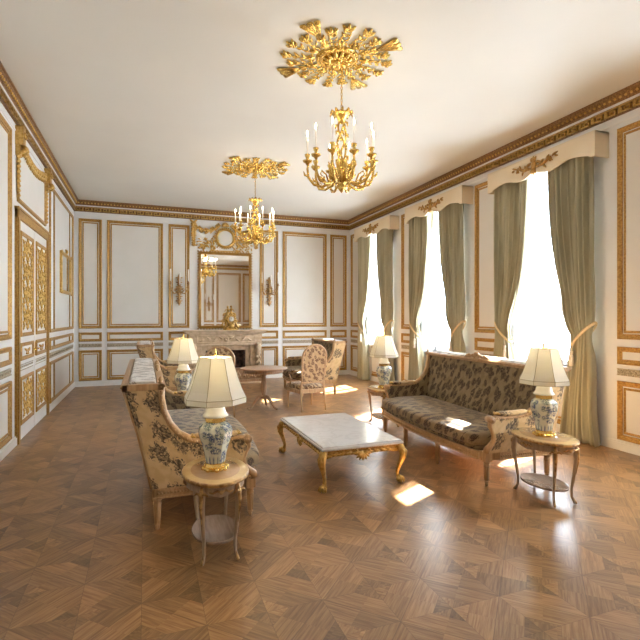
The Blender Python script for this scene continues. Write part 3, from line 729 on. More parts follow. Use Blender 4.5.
# ------------------------------------------------------------------ ceiling medallions + chandeliers
def make_medallion(label):
    t = thing('ceiling_medallion', label, 'ceiling ornament', (0, 0, 0), 0, 'gilded ceiling medallions')
    Tc = Matrix(((.96, 0, 0, 0), (0, .96, 0, 0), (0, 0, -.75, 0), (0, 0, 0, 1)))
    q = MB(Tc).lathe([(0, .06), (.05, .06), (.07, .035), (.16, .03), (.20, .045), (.235, .04), (.25, .015), (.255, 0)], n=40)
    for k in range(12):
        a = 2*PI*k/12; q.leaf(.06*cos(a), .06*sin(a), a, .13, .055, .05)
    for k in range(32):
        a = 2*PI*k/32; q.blob((.235*cos(a), .235*sin(a), .04), .016, n=5)
    q.lathe([(0, .10), (.035, .10), (.05, .07), (.03, .05)], n=14)
    q.build('center_rosette', 'bright', t)
    for k in range(4):                       # torch bundles on the diagonals
        a = PI/4+k*PI/2; ca, sa = cos(a), sin(a)
        R_ = Matrix(((ca, -sa, 0, 0), (sa, ca, 0, 0), (0, 0, 1, 0), (0, 0, 0, 1)))
        q = MB(Tc @ R_)
        for d in (-.20, 0, .20):
            ox = .50; pts = [(ox+r_*cos(d), r_*sin(d)*1.5+d*.05, .025) for r_ in (0, .09, .18, .25)]
            q.tube(pts, [.010, .022, .031, .038], 10, flat=((0, 0, 1), .6)); q.blob(pts[-1], .036, (.5, 1, .5), 8)
            for e in (-.5, .5): q.tube([(x, y+e*w_, z+.016) for (x, y, z), w_ in zip(pts, (.010, .022, .031, .036))], .004, 4)
        q.tube([(.26, 0, .02), (.4, .01, .03), (.52, 0, .02)], [.010, .016, .012], 6)
        for d in (-1, 1):
            q.leaf(.40, 0, d*.7, .11, .045, .025, -d*.5); q.scroll(.33, 0, d*.9, .045, 1.25, .011, -d, .02)
        q.build('torch_bundle', 'bright', t)
    q = MB(Tc)
    for k in range(12):
        a = 2*PI*(k+.5)/12
        for s_ in (-1, 1):
            q.scroll(.265*cos(a), .265*sin(a), a+s_*.6, .06, 1.3, .012, -s_, .022)
            q.leaf(.27*cos(a), .27*sin(a), a+s_*.45, .12, .04, .028, -s_*.4)
    for j in range(4):                       # leafy sprays between the torches
        for i_, (da, r1) in enumerate(((-.50, .54), (-.19, .60), (.19, .60), (.50, .54))):
            a = j*PI/2+da+(0 if True else 0)
            st = [(.27*cos(a-.1*da), .27*sin(a-.1*da), .018), (.40*cos(a-.12), .40*sin(a-.12), .025), (r1*cos(a), r1*sin(a), .02)]
            q.tube(st, [.010, .009, .007], 5)
            for rr_, L_, W_ in ((.38, .08, .028), (.46, .085, .032), (.54, .08, .032)):
                if rr_ > r1: continue
                for s_ in (-1, 1): q.leaf(rr_*cos(a), rr_*sin(a), a+s_*1.0, L_, W_, .026, -s_*.5)
            for d in (-.75, 0, .75): q.leaf(r1*.97*cos(a), r1*.97*sin(a), a+d, .095, .048, .028, d*.3)
            q.blob((r1*.97*cos(a), r1*.97*sin(a), .035), .018, n=6)
            q.scroll(.45*cos(a), .45*sin(a), a+(1.2 if da > 0 else -1.2), .035, 1.25, .009, (-1 if da > 0 else 1), .022)
    q.build('foliage', 'bright', t)
    return t
MD1, MD2 = (3.71, 4.95), (3.70, 9.15)
md = make_medallion('large gilded foliage medallion on the ceiling above the nearer chandelier'); md.location = (*MD1, RC)
dup(md, (*MD2, RC), 0, 'gilded foliage medallion on the ceiling above the farther chandelier')
def make_chandelier(label):
    t = thing('chandelier', label, 'chandelier', (0, 0, 0), 0, 'gilt candle chandeliers')
    q = MB(); z = -.08
    k = 0
    while z > -.60:                           # chain links
        R_ = Matrix.Translation((0, 0, z)) @ Matrix.Rotation(PI/2*(k % 2), 4, 'Z')
        s = MB(R_); s.tube([(.011*cos(a), 0, .022*sin(a)) for a in [2*PI*j/8 for j in range(8)]], .004, 5, closed=True)
        n0 = len(q.v); q.v += s.v; q.f += [[i+n0 for i in f] for f in s.f]; q.s += s.s; z -= .034; k += 1
    q.build('chain', 'bright', t)
    q = MB().lathe([(.01, -.58), (.03, -.60), (.05, -.62), (.10, -.635), (.105, -.65), (.06, -.67), (.04, -.72), (.015, -.75)], n=20)
    for k in range(10):
        a = 2*PI*k/10; q.tube([(.07*cos(a), .07*sin(a), -.64), (.12*cos(a), .12*sin(a), -.62), (.135*cos(a), .135*sin(a), -.655)], [.012, .016, .006], 6)
    q.build('crown', 'bright', t)
    q = MB()
    for s_ in (0, 1, 2):
        q.tube([(.028*cos(5*u+2.1*s_)*(1+.8*sin(PI*u)), .028*sin(5*u+2.1*s_)*(1+.8*sin(PI*u)), -.70-.50*u) for u in [j/20 for j in range(21)]], .012, 6)
    for k in range(16):
        a = k*2.4; zz = -.72-.03*k; q.tube([(.03*cos(a), .03*sin(a), zz), (.07*cos(a), .07*sin(a), zz-.01), (.075*cos(a), .075*sin(a), zz-.05)], [.008, .016, .004], 5)
    q.build('stem', 'bright', t)
    q = MB().lathe([(.01, -1.14), (.05, -1.16), (.07, -1.20), (.045, -1.24), (.06, -1.27), (.10, -1.31), (.105, -1.36), (.07, -1.41), (.035, -1.44), (.05, -1.46), (.03, -1.50), (.004, -1.53)], n=20)
    for k in range(10):
        a = 2*PI*k/10+.3; ca, sa = cos(a), sin(a)
        q.tube([(.06*ca, .06*sa, -1.42), (.13*ca, .13*sa, -1.34), (.12*ca, .12*sa, -1.24), (.15*ca, .15*sa, -1.18)], [.014, .022, .016, .006], 6)
    q.build('central_body', 'bright', t)
    for k in range(10):
        a = 2*PI*k/10+.29; R_ = Matrix.Rotation(a, 4, 'Z'); rr = .385 if k % 2 == 0 else .36; dz = 0 if k % 2 == 0 else -.0
        q = MB(R_)
        q.tube([(.06, 0, -1.36), (.13, 0, -1.43), (.22, 0, -1.46), (.31, 0, -1.44), (rr-.01, 0, -1.36), (rr, 0, -1.26), (rr-.01, 0, -1.20)], [.018, .016, .015, .015, .014, .013, .012], 8)
        q.tube([(.18, 0, -1.45), (.22, 0, -1.36), (.28, 0, -1.33), (.30, 0, -1.37), (.27, 0, -1.39)], [.01, .01, .009, .008, .007], 6)
        q.tube([(rr-.03, 0, -1.36), (rr+.03, 0, -1.33), (rr+.045, 0, -1.29)], [.006, .015, .004], 6)
        for d in (-1, 1): q.tube([(.25, 0, -1.45), (.27, d*.03, -1.42), (.29, d*.05, -1.40)], [.006, .014, .004], 5)
        q.lathe([(.012, -1.22), (.022, -1.20), (.048, -1.185), (.055, -1.17), (.02, -1.172), (.016, -1.14), (.026, -1.125), (.032, -1.10), (.014, -1.10)], (rr, 0, 0), 12)
        arm = q.build('arm', 'bright', t)
        cd = MB(R_).lathe([(.0105, -1.12), (.0105, -.905), (.004, -.895)], (rr, 0, 0), 10).build('candle', 'candle', arm)
        MB(R_).lathe([(.002, -.895), (.006, -.882), (.0075, -.870), (.005, -.850), (.001, -.828)], (rr, 0, 0), 8).build('flame', 'flame', arm)
    return t
def candle_lights(loc, e):
    for k in range(10):
        a = 2*PI*k/10+.29; ld = bpy.data.lights.new('candle_light', 'POINT'); ld.energy = e; ld.color = WARM; ld.shadow_soft_size = .02
        lo = bpy.data.objects.new('candle_light', ld); C.objects.link(lo); rr = .385 if k % 2 == 0 else .36
        lo.location = (loc[0]+rr*cos(a), loc[1]+rr*sin(a), RC-.86)
ch = make_chandelier('gilt ten-candle chandelier hanging nearest the camera'); ch.location = (MD1[0]+.04, MD1[1]-.03, RC)
dup(ch, (MD2[0], MD2[1], RC), .2, 'gilt candle chandelier hanging farther back, towards the fireplace')
candle_lights((MD1[0]+.04, MD1[1]-.03), 1.3); candle_lights(MD2, 1.3)

# ------------------------------------------------------------------ table lamps
def make_lamp(label):
    t = thing('table_lamp', label, 'lamp', (0, 0, 0), 0, 'blue and white porcelain lamps')
    n = 8; ro = PI/8
    q = MB().lathe([(.085, 0), (.10, .006), (.10, .018), (.078, .026), (.074, .05), (.080, .055)], n=n, smooth=False, rot=ro)
    for k in range(8):
        a = 2*PI*k/8; q.blob((.088*cos(a), .088*sin(a), .012), .018, n=6)
    q.build('lamp_base', 'brass', t)
    MB().lathe([(.075, .055), (.080, .075), (.088, .13), (.108, .20), (.128, .255), (.133, .29), (.126, .325), (.100, .35), (.074, .36)], n=n, rot=ro, smooth=False).build('porcelain_jar', 'jar', t, bevel=.006)
    MB().lathe([(.074, .36), (.078, .365), (.078, .395), (.072, .40)], n=n, smooth=False, rot=ro).build('collar', 'brass', t)
    MB().lathe([(.094, .398), (.100, .404), (.088, .418), (.077, .436), (.072, .462), (.062, .488), (.035, .506), (.012, .512), (.010, .54)], n=16).build('jar_lid', 'lid', t)
    # octagonal bell shade
    prof = [(.125, .845), (.152, .76), (.178, .68), (.208, .60), (.236, .545), (.236, .505)]
    q = MB(); vs = []; fs = []
    for r, z in prof:
        for j in range(n): a = 2*PI*j/n+ro; vs.append((r*cos(a), r*sin(a), z))
    for i in range(len(prof)-1):
        for j in range(n): fs.append((i*n+j, i*n+(j+1) % n, (i+1)*n+(j+1) % n, (i+1)*n+j))
    q.add(vs, fs); sh = q.build('lamp_shade', 'shade', t, solid=.002)
    q = MB()
    for j in range(n):
        a = 2*PI*j/n+ro; q.tube([((r+.001)*cos(a), (r+.001)*sin(a), z) for r, z in prof], .0022, 5)
    for r, z in ((.236, .545), (.236, .505), (.125, .845)):
        P_ = [(r*cos(2*PI*j/n+ro), r*sin(2*PI*j/n+ro), z) for j in range(n)]
        for j in range(n): q.tube([P_[j], P_[(j+1) % n]], .0026, 5)
    q.build('shade_piping', 'piping', sh)
    q = MB().tube([(0, 0, .53), (0, 0, .60)], .007, 6).tube([(0, 0, .60), (0, 0, .86)], .004, 6)
    for k in range(4): a = PI/2*k+ro; q.tube([(0, 0, .845), (.123*cos(a), .123*sin(a), .845)], .002, 4)
    q.lathe([(.006, .85), (.014, .86), (.008, .872), (.012, .885), (.004, .91), (.001, .92)], n=10)
    q.build('finial', 'brass', t)
    q = MB().lathe([(.012, .60), (.014, .64), (.028, .68), (.03, .71), (.02, .735), (.002, .745)], n=12)
    q.build('light_bulb', 'bulb', t)
    return t
m, nt, b = newmat('bulb_glass', (1, .9, .75)); b.inputs['Emission Color'].default_value = (1, .72, .40, 1); b.inputs['Emission Strength'].default_value = 6; M['bulb'] = m
# ------------------------------------------------------------------ oval side tables
def cab(b, x0, y0, dx, dy, z1, r=1.0, z0=0.0, out=.05):       # cabriole leg path: knee out, ankle in, foot out
    H = z1-z0
    pts = [(x0, y0, z1), (x0+dx*out*.6, y0+dy*out*.6, z0+H*.90), (x0+dx*out*.75, y0+dy*out*.75, z0+H*.75), (x0+dx*out*.3, y0+dy*out*.3, z0+H*.5),
           (x0-dx*out*.25, y0-dy*out*.25, z0+H*.25), (x0-dx*out*.2, y0-dy*out*.2, z0+H*.12), (x0+dx*out*.35, y0+dy*out*.35, z0+H*.045), (x0+dx*out*.55, y0+dy*out*.55, z0+.012)]
    b.tube(pts, [r*a for a in (.026, .025, .021, .016, .0125, .012, .015, .012)], 10)
    return pts
def make_side_table(label):
    t = thing('side_table', label, 'table', (0, 0, 0), 0, 'oval two-tier side tables')
    A, B_ = .245, .345; H = .60
    MB().lathe([(.0, H), (.97, H), (.985, H-.004)], n=48, sx=A, sy=B_).lathe([(.985, H-.03), (.985, H-.004)], n=48, sx=A, sy=B_).build('table_top', 'inlay', t)
    MB().lathe([(.985, H-.002), (1.0, H-.006), (1.01, H-.016), (.995, H-.028), (.96, H-.034)], n=48, sx=A, sy=B_).build('brass_edge', 'oldgold', t)
    b = MB()
    n = 48; k = .86
    vs = []; fs = []
    for j in range(n):
        a = 2*PI*j/n; dip = .035*abs(sin(2*a))**.8
        zb = H-.085-(.03-dip*.6)
        for rr, z in ((k, H-.03), (k, zb), (k-.06, zb), (k-.06, H-.03)): vs.append((rr*A*cos(a), rr*B_*sin(a), z))
    for j in range(n):
        for i in range(4): fs.append((j*4+i, ((j+1) % n)*4+i, ((j+1) % n)*4+(i+1) % 4, j*4+(i+1) % 4))
    b.add(vs, fs); b.build('apron', 'tablewood', t)
    for a in (.95, PI-.95, PI+.95, -.95):
        x, y = .80*A*cos(a), .82*B_*sin(a); d = Vector((cos(a)*.8, sin(a))).normalized()
        q = MB(); pts = cab(q, x, y, d.x, d.y, H-.035, 1.0, 0, .04)
        lg = q.build('leg', 'tablewood', t)
        g = MB(); 
        g.tube([Vector(p)+Vector((d.x, d.y, 0))*.014 for p in pts[:4]], [.014, .018, .013, .004], 8)
        f_ = MB()
        f_.tube([Vector(pts[5])+Vector((d.x, d.y, 0))*.008, Vector(pts[6])+Vector((d.x, d.y, 0))*.01, Vector(pts[7])+Vector((d.x, d.y, 0))*.01], [.005, .011, .010], 8)
        for s_ in (-1, 1):
            p = Vector(pts[1])+Vector((d.x, d.y, 0))*.018; tn = Vector((-d.y, d.x, 0))*s_
            g.tube([p, p+tn*.03+Vector((0, 0, .01)), p+tn*.055+Vector((0, 0, -.008))], [.010, .012, .004], 6)
        g.build('leg_mount', 'oldgold', lg); f_.build('foot_mount', 'oldgold', lg)
    for a in (0, PI/2, PI, 3*PI/2):
        q = MB(); c0 = Vector((.87*A*cos(a), .87*B_*sin(a), H-.075)); tn = Vector((-sin(a), cos(a), 0)); od_ = Vector((cos(a), sin(a), 0))*.008
        for s_ in (-1, 1):
            q.tube([c0+od_, c0+od_+tn*s_*.03+Vector((0, 0, .014)), c0+od_+tn*s_*.06, c0+od_+tn*s_*.085+Vector((0, 0, .01))], [.010, .009, .008, .004], 6)
        q.blob(c0+od_, .016, n=8); q.build('apron_mount', 'oldgold', t)
    MB().lathe([(0, .15), (.97, .15), (1.0, .157), (1.01, .15), (1.0, .135), (.97, .132), (0, .132)], n=40, sx=A*.70, sy=B_*.72).build('lower_shelf', 'shelfwood', t)
    return t
TP = [((2.17, 3.64), 'left', 'beside the near end of the left sofa'), ((5.31, 3.56), 'right', 'beside the near end of the right sofa'),
      ((5.30, 6.83), 'farr', 'at the far end of the right sofa'), ((2.18, 6.95), 'farl', 'at the far end of the left sofa')]
st0 = make_side_table('oval two-tier side table nearest the camera, '+TP[0][2]); st0.location = (*TP[0][0], 0)
for (p, k, d) in TP[1:]: dup(st0, (*p, 0), 0, 'oval two-tier side table '+d)
lp0 = make_lamp('blue and white porcelain lamp '+TP[0][2]); lp0.location = (*TP[0][0], .60)
for (p, k, d) in TP[1:]: dup(lp0, (*p, .60), 0, 'blue and white porcelain lamp '+d)
for (p, k, d) in TP:
    ld = bpy.data.lights.new('lamp_light', 'POINT'); ld.energy = 9 if k in ('left', 'farl') else 4; ld.color = (1, .80, .50); ld.shadow_soft_size = .035
    lo = bpy.data.objects.new('lamp_light', ld); C.objects.link(lo); lo.location = (*p, .60+.77)

# ------------------------------------------------------------------ sofas
def make_sofa(name, label, cat, L, nl=4, group=None, crest=True):
    """faces +x, origin under the back at mid length; back outer foot at x=0, seat front at x=.94"""
    t = thing(name, label, cat, (0, 0, 0), 0, group)
    h = L/2
    # rails: bowed front, rounded corners, corner posts set back
    fx = .86; BOW, RC_ = .09, .16
    def front(y, off=0): return fx+off+BOW*(1-(y/h)**2)
    def outline(off, x0, ins=.02, n=24):
        hh = h-ins+off; r = RC_; pts = [(x0, -hh), (fx-r-.02, -hh)]
        for k in range(1, n):
            y = -hh+2*hh*k/n; e = max(0, abs(y)-(hh-r))
            pts.append((front(y, off)-(r-math.sqrt(max(0, r*r-e*e)))*1.0, y))
        return pts+[(fx-r-.02, hh), (x0, hh)]
    b = MB().prism(outline(0, .0), .26, .345)
    b.prism(outline(.008, .0), .335, .347).prism(outline(.006, .0), .262, .272)
    # carved beading on rails
    for s_ in (-1, 1):
        n = int(.8/.028)
        for k in range(n-5): b.blob((.04+k*.028, s_*(h-.018), .305), .0105, n=5)
    n = int((L-.36)/.03)
    for k in range(n): y_ = -h+.19+k*.03; b.blob((front(y_, .002), y_, .303), .0105, n=5)
    b.build('seat_rail', 'sofawood', t)
    # legs
    legp = [(.35, 0), (.35, 0)]
    prof = [(.016, 0), (.020, .02), (.018, .03), (.024, .10), (.030, .19), (.034, .215), (.027, .225), (.036, .24), (.036, .262)]
    for i in range(nl):
        y = lerp(-h+.06, h-.06, i/(nl-1))
        for x in (.035, fx-.05 if i in (0, nl-1) else front(y)-.045):
            q = MB().lathe(prof, (x, y, 0), 14)
            for k in range(8): a = PI/4*k; q.tube([(x+.021*cos(a), y+.021*sin(a), .05), (x+.030*cos(a), y+.030*sin(a), .19)], .0035, 4)
            q.box(x-.04, x+.04, y-.04, y+.04, .255, .35); q.lathe([(.03, .0), (.036, .008), (.03, .016)], (x, y, .195), 12); q.lathe([(.022, .0), (.028, .008), (.022, .016)], (x, y, .035), 12)
            q.build('leg', 'sofawood', t)
    # seat deck & cushion
    outline_ = outline
    def rr_seat(x0, x1, y0, y1, z0, z1, r, name, mat, crown=.0, bow=.0, bev=.03):
        q = MB(); nx, ny = 10, 30
        def top(u, v):
            x = lerp(x0, x1, u); y = lerp(y0, y1, v)
            c_ = crown*(1-(2*u-1)**4)*(1-(2*v-1)**6)
            return x, y, z1+c_
        outline = outline_(x1-fx, x0, h-y1)
        x1 = x1+BOW
        ins = [(0, z0, 0), (0, z0, .012), (0, z0, 0)]
        layers = [(.012, z0), (0, z0+.015), (0, z1-bev), (.010, z1-bev*.4), (.03, z1), (.10, z1+crown*.55), (.22, z1+crown*.9), (.34, z1+crown)]
        cx, cy = (x0+x1)/2, (y0+y1)/2; N = len(outline); vs = []; fs = []
        for (ins_, z) in layers:
            for (x, y) in outline:
                dx_ = max(-1, min(1, (x-cx)/((x1-x0)/2))); dy_ = max(-1, min(1, (y-cy)/((y1-y0)/2)))
                vs.append((x-ins_*dx_, y-ins_*dy_, z))
        for i in range(len(layers)-1):
            for j in range(N): fs.append((i*N+j, i*N+(j+1) % N, (i+1)*N+(j+1) % N, (i+1)*N+j))
        fs += [tuple(range(N))[::-1], tuple((len(layers)-1)*N+j for j in range(N))]
        q.add(vs, fs, True); return q.build(name, mat, t)
    rr_seat(.05, fx-.008, -h+.05, h-.05, .345, .405, .10, 'seat_deck', 'inner', 0, bev=.01)
    cu = rr_seat(.10, fx+.04, -h+.085, h-.085, .405, .525, .14, 'seat_cushion', 'inner', .03)
    # back: wedge box
    ob = [(0.0, .345), (-.10, .80), (-.205, 1.165), (.055, 1.165), (.07, .80), (.13, .42), (.13, .345)]
    MB().prism([(x, z) for x, z in ob], -h+.05, h-.05, ax=1).build('back_upholstery', 'inner', t, bevel=.012)
    MB().prism([(-.012, .345), (-.112, .80), (-.217, 1.165), (-.205, 1.165), (-.10, .80), (0, .345)], -h+.03, h-.03, ax=1).build('back_panel', 'outer', t)
    MB().box(-.185, .03, -h+.07, h-.07, 1.165, 1.222).build('top_pad', 'toppad', t, bevel=.024)
    # top rail frame
    b = MB(); z0, z1 = 1.155, 1.205
    b.box(.035, .085, -h+.0, h-.0, z0, z1).box(-.235, -.19, -h, h, z0, z1)
    for s_ in (-1, 1): b.box(-.235, .085, min(s_*h, s_*(h-.055)), max(s_*h, s_*(h-.055)), z0, z1)
    b.tube([(.09, -h, 1.185), (.09, h, 1.185)], .012, 8).tube([(-.238, -h, 1.185), (-.238, h, 1.185)], .010, 8)
    fr_ = b.build('top_rail', 'sofawood', t, bevel=.006)
    for s_ in (-1, 1):
        MB().lathe([(.018, 1.2), (.022, 1.212), (.012, 1.222), (.018, 1.236), (.012, 1.252), (.003, 1.262)], (.06, s_*(h-.03), 0), 10).build('corner_finial', 'sofawood', fr_)
    if crest:
        b = MB()
        for s_ in (-1, 1):
            b.tube([(.06, 0, 1.21), (.06, s_*.08, 1.235), (.06, s_*.16, 1.215), (.06, s_*.22, 1.222), (.06, s_*.27, 1.207)], [.02, .022, .016, .018, .006], 8)
            for k in range(5): b.blob((.06, s_*(.03+.045*k), 1.225+.012*(k % 2)), .022, n=6)
        b.blob((.06, 0, 1.25), .04, (.7, 1.3, 1), 8)
        b.build('crest_carving', 'sofawood', fr_)
    # arms: side panel + frame
    prof2 = [(.06, 1.18), (.065, 1.08), (.085, .97), (.13, .87), (.20, .78), (.30, .72), (.42, .695), (.56, .69), (.70, .70), (.76, .695)]
    fpr = [(.785, .66), (.79, .62), (.765, .575), (.745, .52), (.75, .46), (.79, .415), (.83, .38), (.84, .345)]
    for s_ in (-1, 1):
        y0, y1 = sorted((s_*(h-.012), s_*(h-.055)))
        poly = [(0, .345), (-.09, .78), (-.20, 1.16)]+prof2+fpr
        MB().prism([(x, z) for x, z in poly], y0, y1, ax=1).build('arm_panel_outer', 'outer', t)
        y2, y3 = sorted((s_*(h-.055), s_*(h-.085)))
        MB().prism([(x, z) for x, z in [(.0, .345), (-.05, .8), (-.1, 1.15)]+prof2+fpr], y2, y3, ax=1).build('arm_panel_inner', 'inner', t)
        q = MB(); yc = s_*(h-.045)
        q.tube([(x, yc, z) for x, z in prof2], [.032]*6+[.026]*4, 10, flat=((0, 1, 0), 1.35))
        q.tube([(x, yc+s_*.012, z) for x, z in fpr], [.030, .024, .022, .023, .026, .032, .036, .036], 10)
        # scroll end of arm
        q.tube([(.78, yc-.045, .685), (.78, yc+.045, .685)], .036, 14); q.tube([(.78, yc-.055, .685), (.78, yc+.055, .685)], .016, 10)
        q.tube([(-.225, yc, 1.165), (-.112, yc, .80), (-.008, yc, .345)], .016, 8)
        for k in range(26):       # gilt beading following the arm
            tt = k/25*(len(prof2)-1); i_ = min(int(tt), len(prof2)-2); ff = tt-i_
            x = lerp(prof2[i_][0], prof2[i_+1][0], ff); z = lerp(prof2[i_][1], prof2[i_+1][1], ff); q.blob((x, yc+s_*.044, z), .009, n=5)
        q.build('arm_frame', 'sofawood', t)
        q = MB(); pts = [(.30, yc, .745), (.36, yc, .745), (.48, yc, .735), (.60, yc, .735), (.68, yc, .742), (.72, yc, .735)]
        q.tube(pts, [.012, .040, .048, .048, .040, .012], 12, flat=((0, 0, 1), .62)); q.build('arm_pad', 'outer', t)
        for ex in (.28, .73):
            q = MB()
            for d in (-.9, -.3, .3, .9): q.tube([(ex, yc, .735), (ex+(.06 if ex < .5 else -.04)*cos(d), yc+.045*sin(d), .75), (ex+(.10 if ex < .5 else -.07)*cos(d), yc+.055*sin(d), .742)], [.006, .013, .004], 5)
            q.build('arm_carving', 'gold', t)
    return t
SL = 2.52
s1 = make_sofa('sofa', 'long floral sofa on the left, its back to the double door', 'sofa', SL, group='pair of long sofas')
s1.location = (1.73, 4.07+SL/2, 0)
dup(s1, (5.86, 3.91+SL/2, 0), PI-math.radians(2.5), 'long floral sofa on the right, below the curtained windows')
v1 = make_sofa('loveseat', 'short floral loveseat in the far left, facing the round table', 'sofa', 1.5, nl=2, group='pair of short loveseats', crest=False)
v1.location = (1.75, 9.9+.75, 0)
dup(v1, (5.73, 9.85+.75, 0), PI, 'short floral loveseat in the far right corner, its pale side in window light')

# ------------------------------------------------------------------ coffee table
t = thing('coffee_table', 'low coffee table with a white marble top and gilt claw feet', 'table', (3.77, 5.15, 0))
a, c = .46, .77
b = MB(); prof = [(0, .405), (.0, .412), (-.018, .420), (-.022, .432), (-.012, .440), (-.010, .446), (-.002, .452), (.012, .454)]
lay = [(-.02, .408), (-.006, .412), (0, .425), (-.004, .437), (-.014, .441), (-.016, .449), (-.026, .454)]
vs = []; fs = []
for i_, z in lay:
    for sx_, sy_ in ((1, 1), (-1, 1), (-1, -1), (1, -1)): vs.append((sx_*(a+i_), sy_*(c+i_), z))
for i in range(len(lay)-1):
    for j in range(4): fs.append((i*4+j, i*4+(j+1) % 4, (i+1)*4+(j+1) % 4, (i+1)*4+j))
fs += [(3, 2, 1, 0), tuple((len(lay)-1)*4+j for j in range(4))]
b.add(vs, fs); b.build('marble_top', 'marble', t)
b = MB().box(-a+.03, a-.03, -c+.03, -c+.055, .345, .408).box(-a+.03, a-.03, c-.055, c-.03, .345, .408).box(-a+.03, -a+.055, -c+.03, c-.03, .345, .408).box(a-.055, a-.03, -c+.03, c-.03, .345, .408)
b.build('apron', 'goldsat', t)
def carve(O, U, Nn, L):           # carving along an apron: O centre, U along, Nn outward
    O, U, Nn = Vector(O), Vector(U), Vector(Nn); Z = Vector((0, 0, 1))
    T_ = Matrix(((U.x, 0, Nn.x, O.x), (U.y, 0, Nn.y, O.y), (0, 1, 0, O.z), (0, 0, 0, 1))); s = MB(T_)
    for k in range(7): s.leaf(0, .0, -PI/2+(k-3)*.42, .10, .036, .016)
    for s_ in (-1, 1):
        A_ = 0 if s_ > 0 else PI; x = .05
        s.scroll(s_*.05, -.02, A_-s_*.4, .03, 1.2, .009, s_, .01)
        while x < L/2-.12:
            s.scroll(s_*x, .0, A_+s_*.9, .022, 1.2, .007, -s_, .008); s.leaf(s_*x, .0, A_-s_*.4, .08, .028, .010, s_*.4); x += .075
    n = int(L/.03)
    for k in range(n): s.blob((-L/2+.03*(k+.5), .035, .006), .010, n=5)
    s.build('apron_carving', 'gold', t)
carve((0, -c+.03, .375), (1, 0, 0), (0, -1, 0), 2*a-.1); carve((0, c-.03, .375), (1, 0, 0), (0, 1, 0), 2*a-.1)
carve((-a+.03, 0, .375), (0, 1, 0), (-1, 0, 0), 2*c-.1); carve((a-.03, 0, .375), (0, 1, 0), (1, 0, 0), 2*c-.1)
for sx_ in (-1, 1):
    for sy_ in (-1, 1):
        q = MB(); x, y = sx_*(a-.04), sy_*(c-.04); d = (sx_*.707, sy_*.707)
        pts = [(x, y, .405), (x+d[0]*.03, y+d[1]*.03, .37), (x+d[0]*.055, y+d[1]*.055, .32), (x+d[0]*.045, y+d[1]*.045, .26), (x+d[0]*.01, y+d[1]*.01, .18), (x-d[0]*.012, y-d[1]*.012, .11), (x-d[0]*.005, y-d[1]*.005, .07), (x+d[0]*.015, y+d[1]*.015, .045)]
        q.tube(pts, [.036, .042, .041, .033, .024, .019, .021, .030], 12)
        fc = Vector(pts[-1]); q.blob((fc.x, fc.y, .040), .040, n=12)
        ang0 = math.atan2(d[1], d[0])
        for k in (-.9, -.3, .3, .9): 
            ca, sa = cos(ang0+k), sin(ang0+k); q.tube([(fc.x, fc.y, .065), (fc.x+.040*ca, fc.y+.040*sa, .055), (fc.x+.050*ca, fc.y+.050*sa, .025), (fc.x+.046*ca, fc.y+.046*sa, .008)], [.011, .011, .009, .004], 6)
        for k in (-.8, 0, .8):      # acanthus on knee
            ca, sa = cos(ang0+k), sin(ang0+k); q.tube([(x+.03*ca, y+.03*sa, .39), (x+d[0]*.05+.035*ca, y+d[1]*.05+.035*sa, .34), (x+d[0]*.045+.03*ca, y+d[1]*.045+.03*sa, .27), (x+d[0]*.03+.02*ca, y+d[1]*.03+.02*sa, .23)], [.008, .016, .012, .004], 6)
        for s_ in (0, 1):
            ux = (-sx_, 0) if s_ else (0, -sy_)
            q.tube([(x+ux[0]*.02, y+ux[1]*.02, .35), (x+ux[0]*.07, y+ux[1]*.07, .35), (x+ux[0]*.11, y+ux[1]*.11, .37)], [.024, .018, .006], 6)
        q.build('leg', 'bright' if False else 'gold', t)

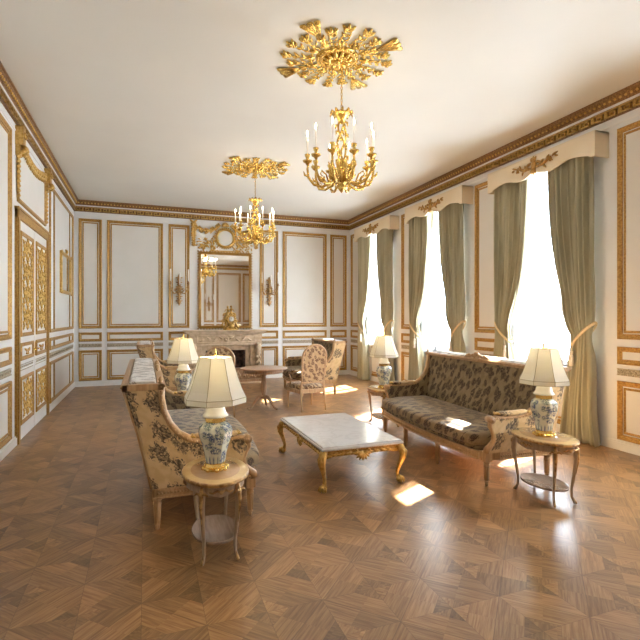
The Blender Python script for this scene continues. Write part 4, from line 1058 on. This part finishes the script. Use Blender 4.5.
# ------------------------------------------------------------------ armchairs (backs to the camera)
def make_armchair(label):
    t = thing('armchair', label, 'armchair', (0, 0, 0), 0, 'pair of round-backed armchairs')      # faces +y
    W_, D_ = .30, .29
    b = MB().prism([(-W_+.03, -D_), (W_-.03, -D_), (W_+.02, D_-.03), (W_-.06, D_+.02), (-W_+.06, D_+.02), (-W_-.02, D_-.03)], .33, .405)
    b.build('seat_rail', 'giltwood', t, bevel=.012)
    q = MB(); N = 28; vs = []; fs = []
    out = [(-W_+.04, -D_+.04), (0, -D_+.03), (W_-.04, -D_+.04), (W_-.02, 0), (W_, D_-.05), (W_-.07, D_), (0, D_+.02), (-W_+.07, D_), (-W_, D_-.05), (-W_+.02, 0)]
    for k, z in ((1, .405), (1.01, .43), (.97, .47), (.8, .49), (.4, .50)):
        for x, y in out: vs.append((x*k, y*k, z))
    n = len(out)
    for i in range(4):
        for j in range(n): fs.append((i*n+j, i*n+(j+1) % n, (i+1)*n+(j+1) % n, (i+1)*n+j))
    fs += [tuple(range(n))[::-1], tuple(4*n+j for j in range(n))]
    q.add(vs, fs, True).build('seat_cushion', 'chairfab', t)
    def backcurve(k=1.0, n=28, zb=.53):
        w_ = .245*k; pts = []; top = 1.235; z1 = 1.0
        for i in range(n+1):
            a = PI*i/n; pts.append((w_*cos(a), z1+(top-z1-(1-k)*.24)*sin(a)))
        pts = [(w_*.93, zb+(1-k)*.25)]+[(w_*.96, .75)]+pts+[(-w_*.96, .75), (-w_*.93, zb+(1-k)*.25)]
        return pts
    def lean(x, z, o=0): return (x, -.27-.16*(z-.45)+o-.05*(1-(x/.27)**2)*0, z)
    q = MB().tube([lean(x, z) for x, z in backcurve()], .021, 10, closed=True)
    for x, z in backcurve(1.0, 20)[2:-2]: q.blob(lean(x, z, -.018), .009, n=5)
    q.build('back_frame', 'giltwood', t)
    poly = backcurve(.94)
    for nm, o0, o1, mt in (('back_panel', -.012, .0, 'chairfab'), ('back_pad', .0, .03, 'inner')):
        q = MB(); n = len(poly)
        vs = [lean(x, z, o0) for x, z in poly]+[lean(x, z, o1) for x, z in poly]
        fs = [tuple(range(n))[::-1], tuple(range(n, 2*n))]+[(i, (i+1) % n, n+(i+1) % n, n+i) for i in range(n)]
        q.add(vs, fs).build(nm, mt, t)
    for sx_ in (-1, 1):
        MB().tube([lean(sx_*.23, .55), (sx_*.235, -.275, .45), (sx_*.24, -.28, .36), (sx_*.245, -.30, .18), (sx_*.25, -.34, 0.0)], [.018, .022, .022, .016, .012], 8).build('leg', 'giltwood', t)
        MB().lathe([(.011, 0), (.015, .02), (.012, .04), (.022, .28), (.026, .31), (.02, .32), (.028, .34), (.028, .38)], (sx_*(W_-.045), D_-.035, 0), 10).build('leg', 'giltwood', t)
        q = MB()
        q.tube([lean(sx_*.245, .78), (sx_*.275, -.20, .74), (sx_*.30, -.02, .70), (sx_*.31, .10, .68), (sx_*.295, .14, .66)], [.014, .016, .018, .018, .02], 8)
        q.tube([(sx_*.30, .12, .66), (sx_*.285, .08, .58), (sx_*.275, .10, .48), (sx_*.28, .15, .39)], [.018, .014, .015, .02], 8)
        ar = q.build('arm', 'giltwood', t)
        MB().tube([(sx_*.283, -.14, .742), (sx_*.297, -.04, .728), (sx_*.31, .05, .715)], [.012, .03, .012], 10).build('arm_pad', 'chairfab', ar)
    return t
ac = make_armchair('armchair in cream floral fabric seen from behind, right of the round table'); ac.location = (4.57, 8.62, 0); ac.rotation_euler = (0, 0, math.radians(8))
dup(ac, (2.93, 8.62, 0), math.radians(-8), 'armchair seen from behind in front of the fireplace, half hidden by the near lamp')

# ------------------------------------------------------------------ round pedestal table
t = thing('pedestal_table', 'round wooden pedestal table with three curved feet between the armchairs', 'table', (3.80, 8.85, 0))
MB().lathe([(0, .785), (.42, .785), (.445, .779), (.452, .77), (.44, .757), (.415, .752), (0, .752)], n=48).build('table_top', 'redwood', t)
MB().lathe([(.37, .752), (.37, .70), (.36, .69), (.35, .70), (.35, .752)], n=40).build('apron', 'redwood', t)
MB().lathe([(.06, .20), (.075, .22), (.05, .25), (.04, .28), (.058, .34), (.062, .42), (.045, .56), (.038, .62), (.06, .66), (.10, .70), (.12, .752)], n=20).build('pedestal', 'redwood', t)
for k in range(3):
    a = -PI/2+.65+2*PI*k/3; ca, sa = cos(a), sin(a)
    MB().tube([(.03*ca, .03*sa, .24), (.11*ca, .11*sa, .22), (.19*ca, .19*sa, .13), (.25*ca, .25*sa, .05), (.30*ca, .30*sa, .022), (.33*ca, .33*sa, .03)], [.035, .034, .026, .02, .02, .014], 8).build('foot', 'redwood', t)
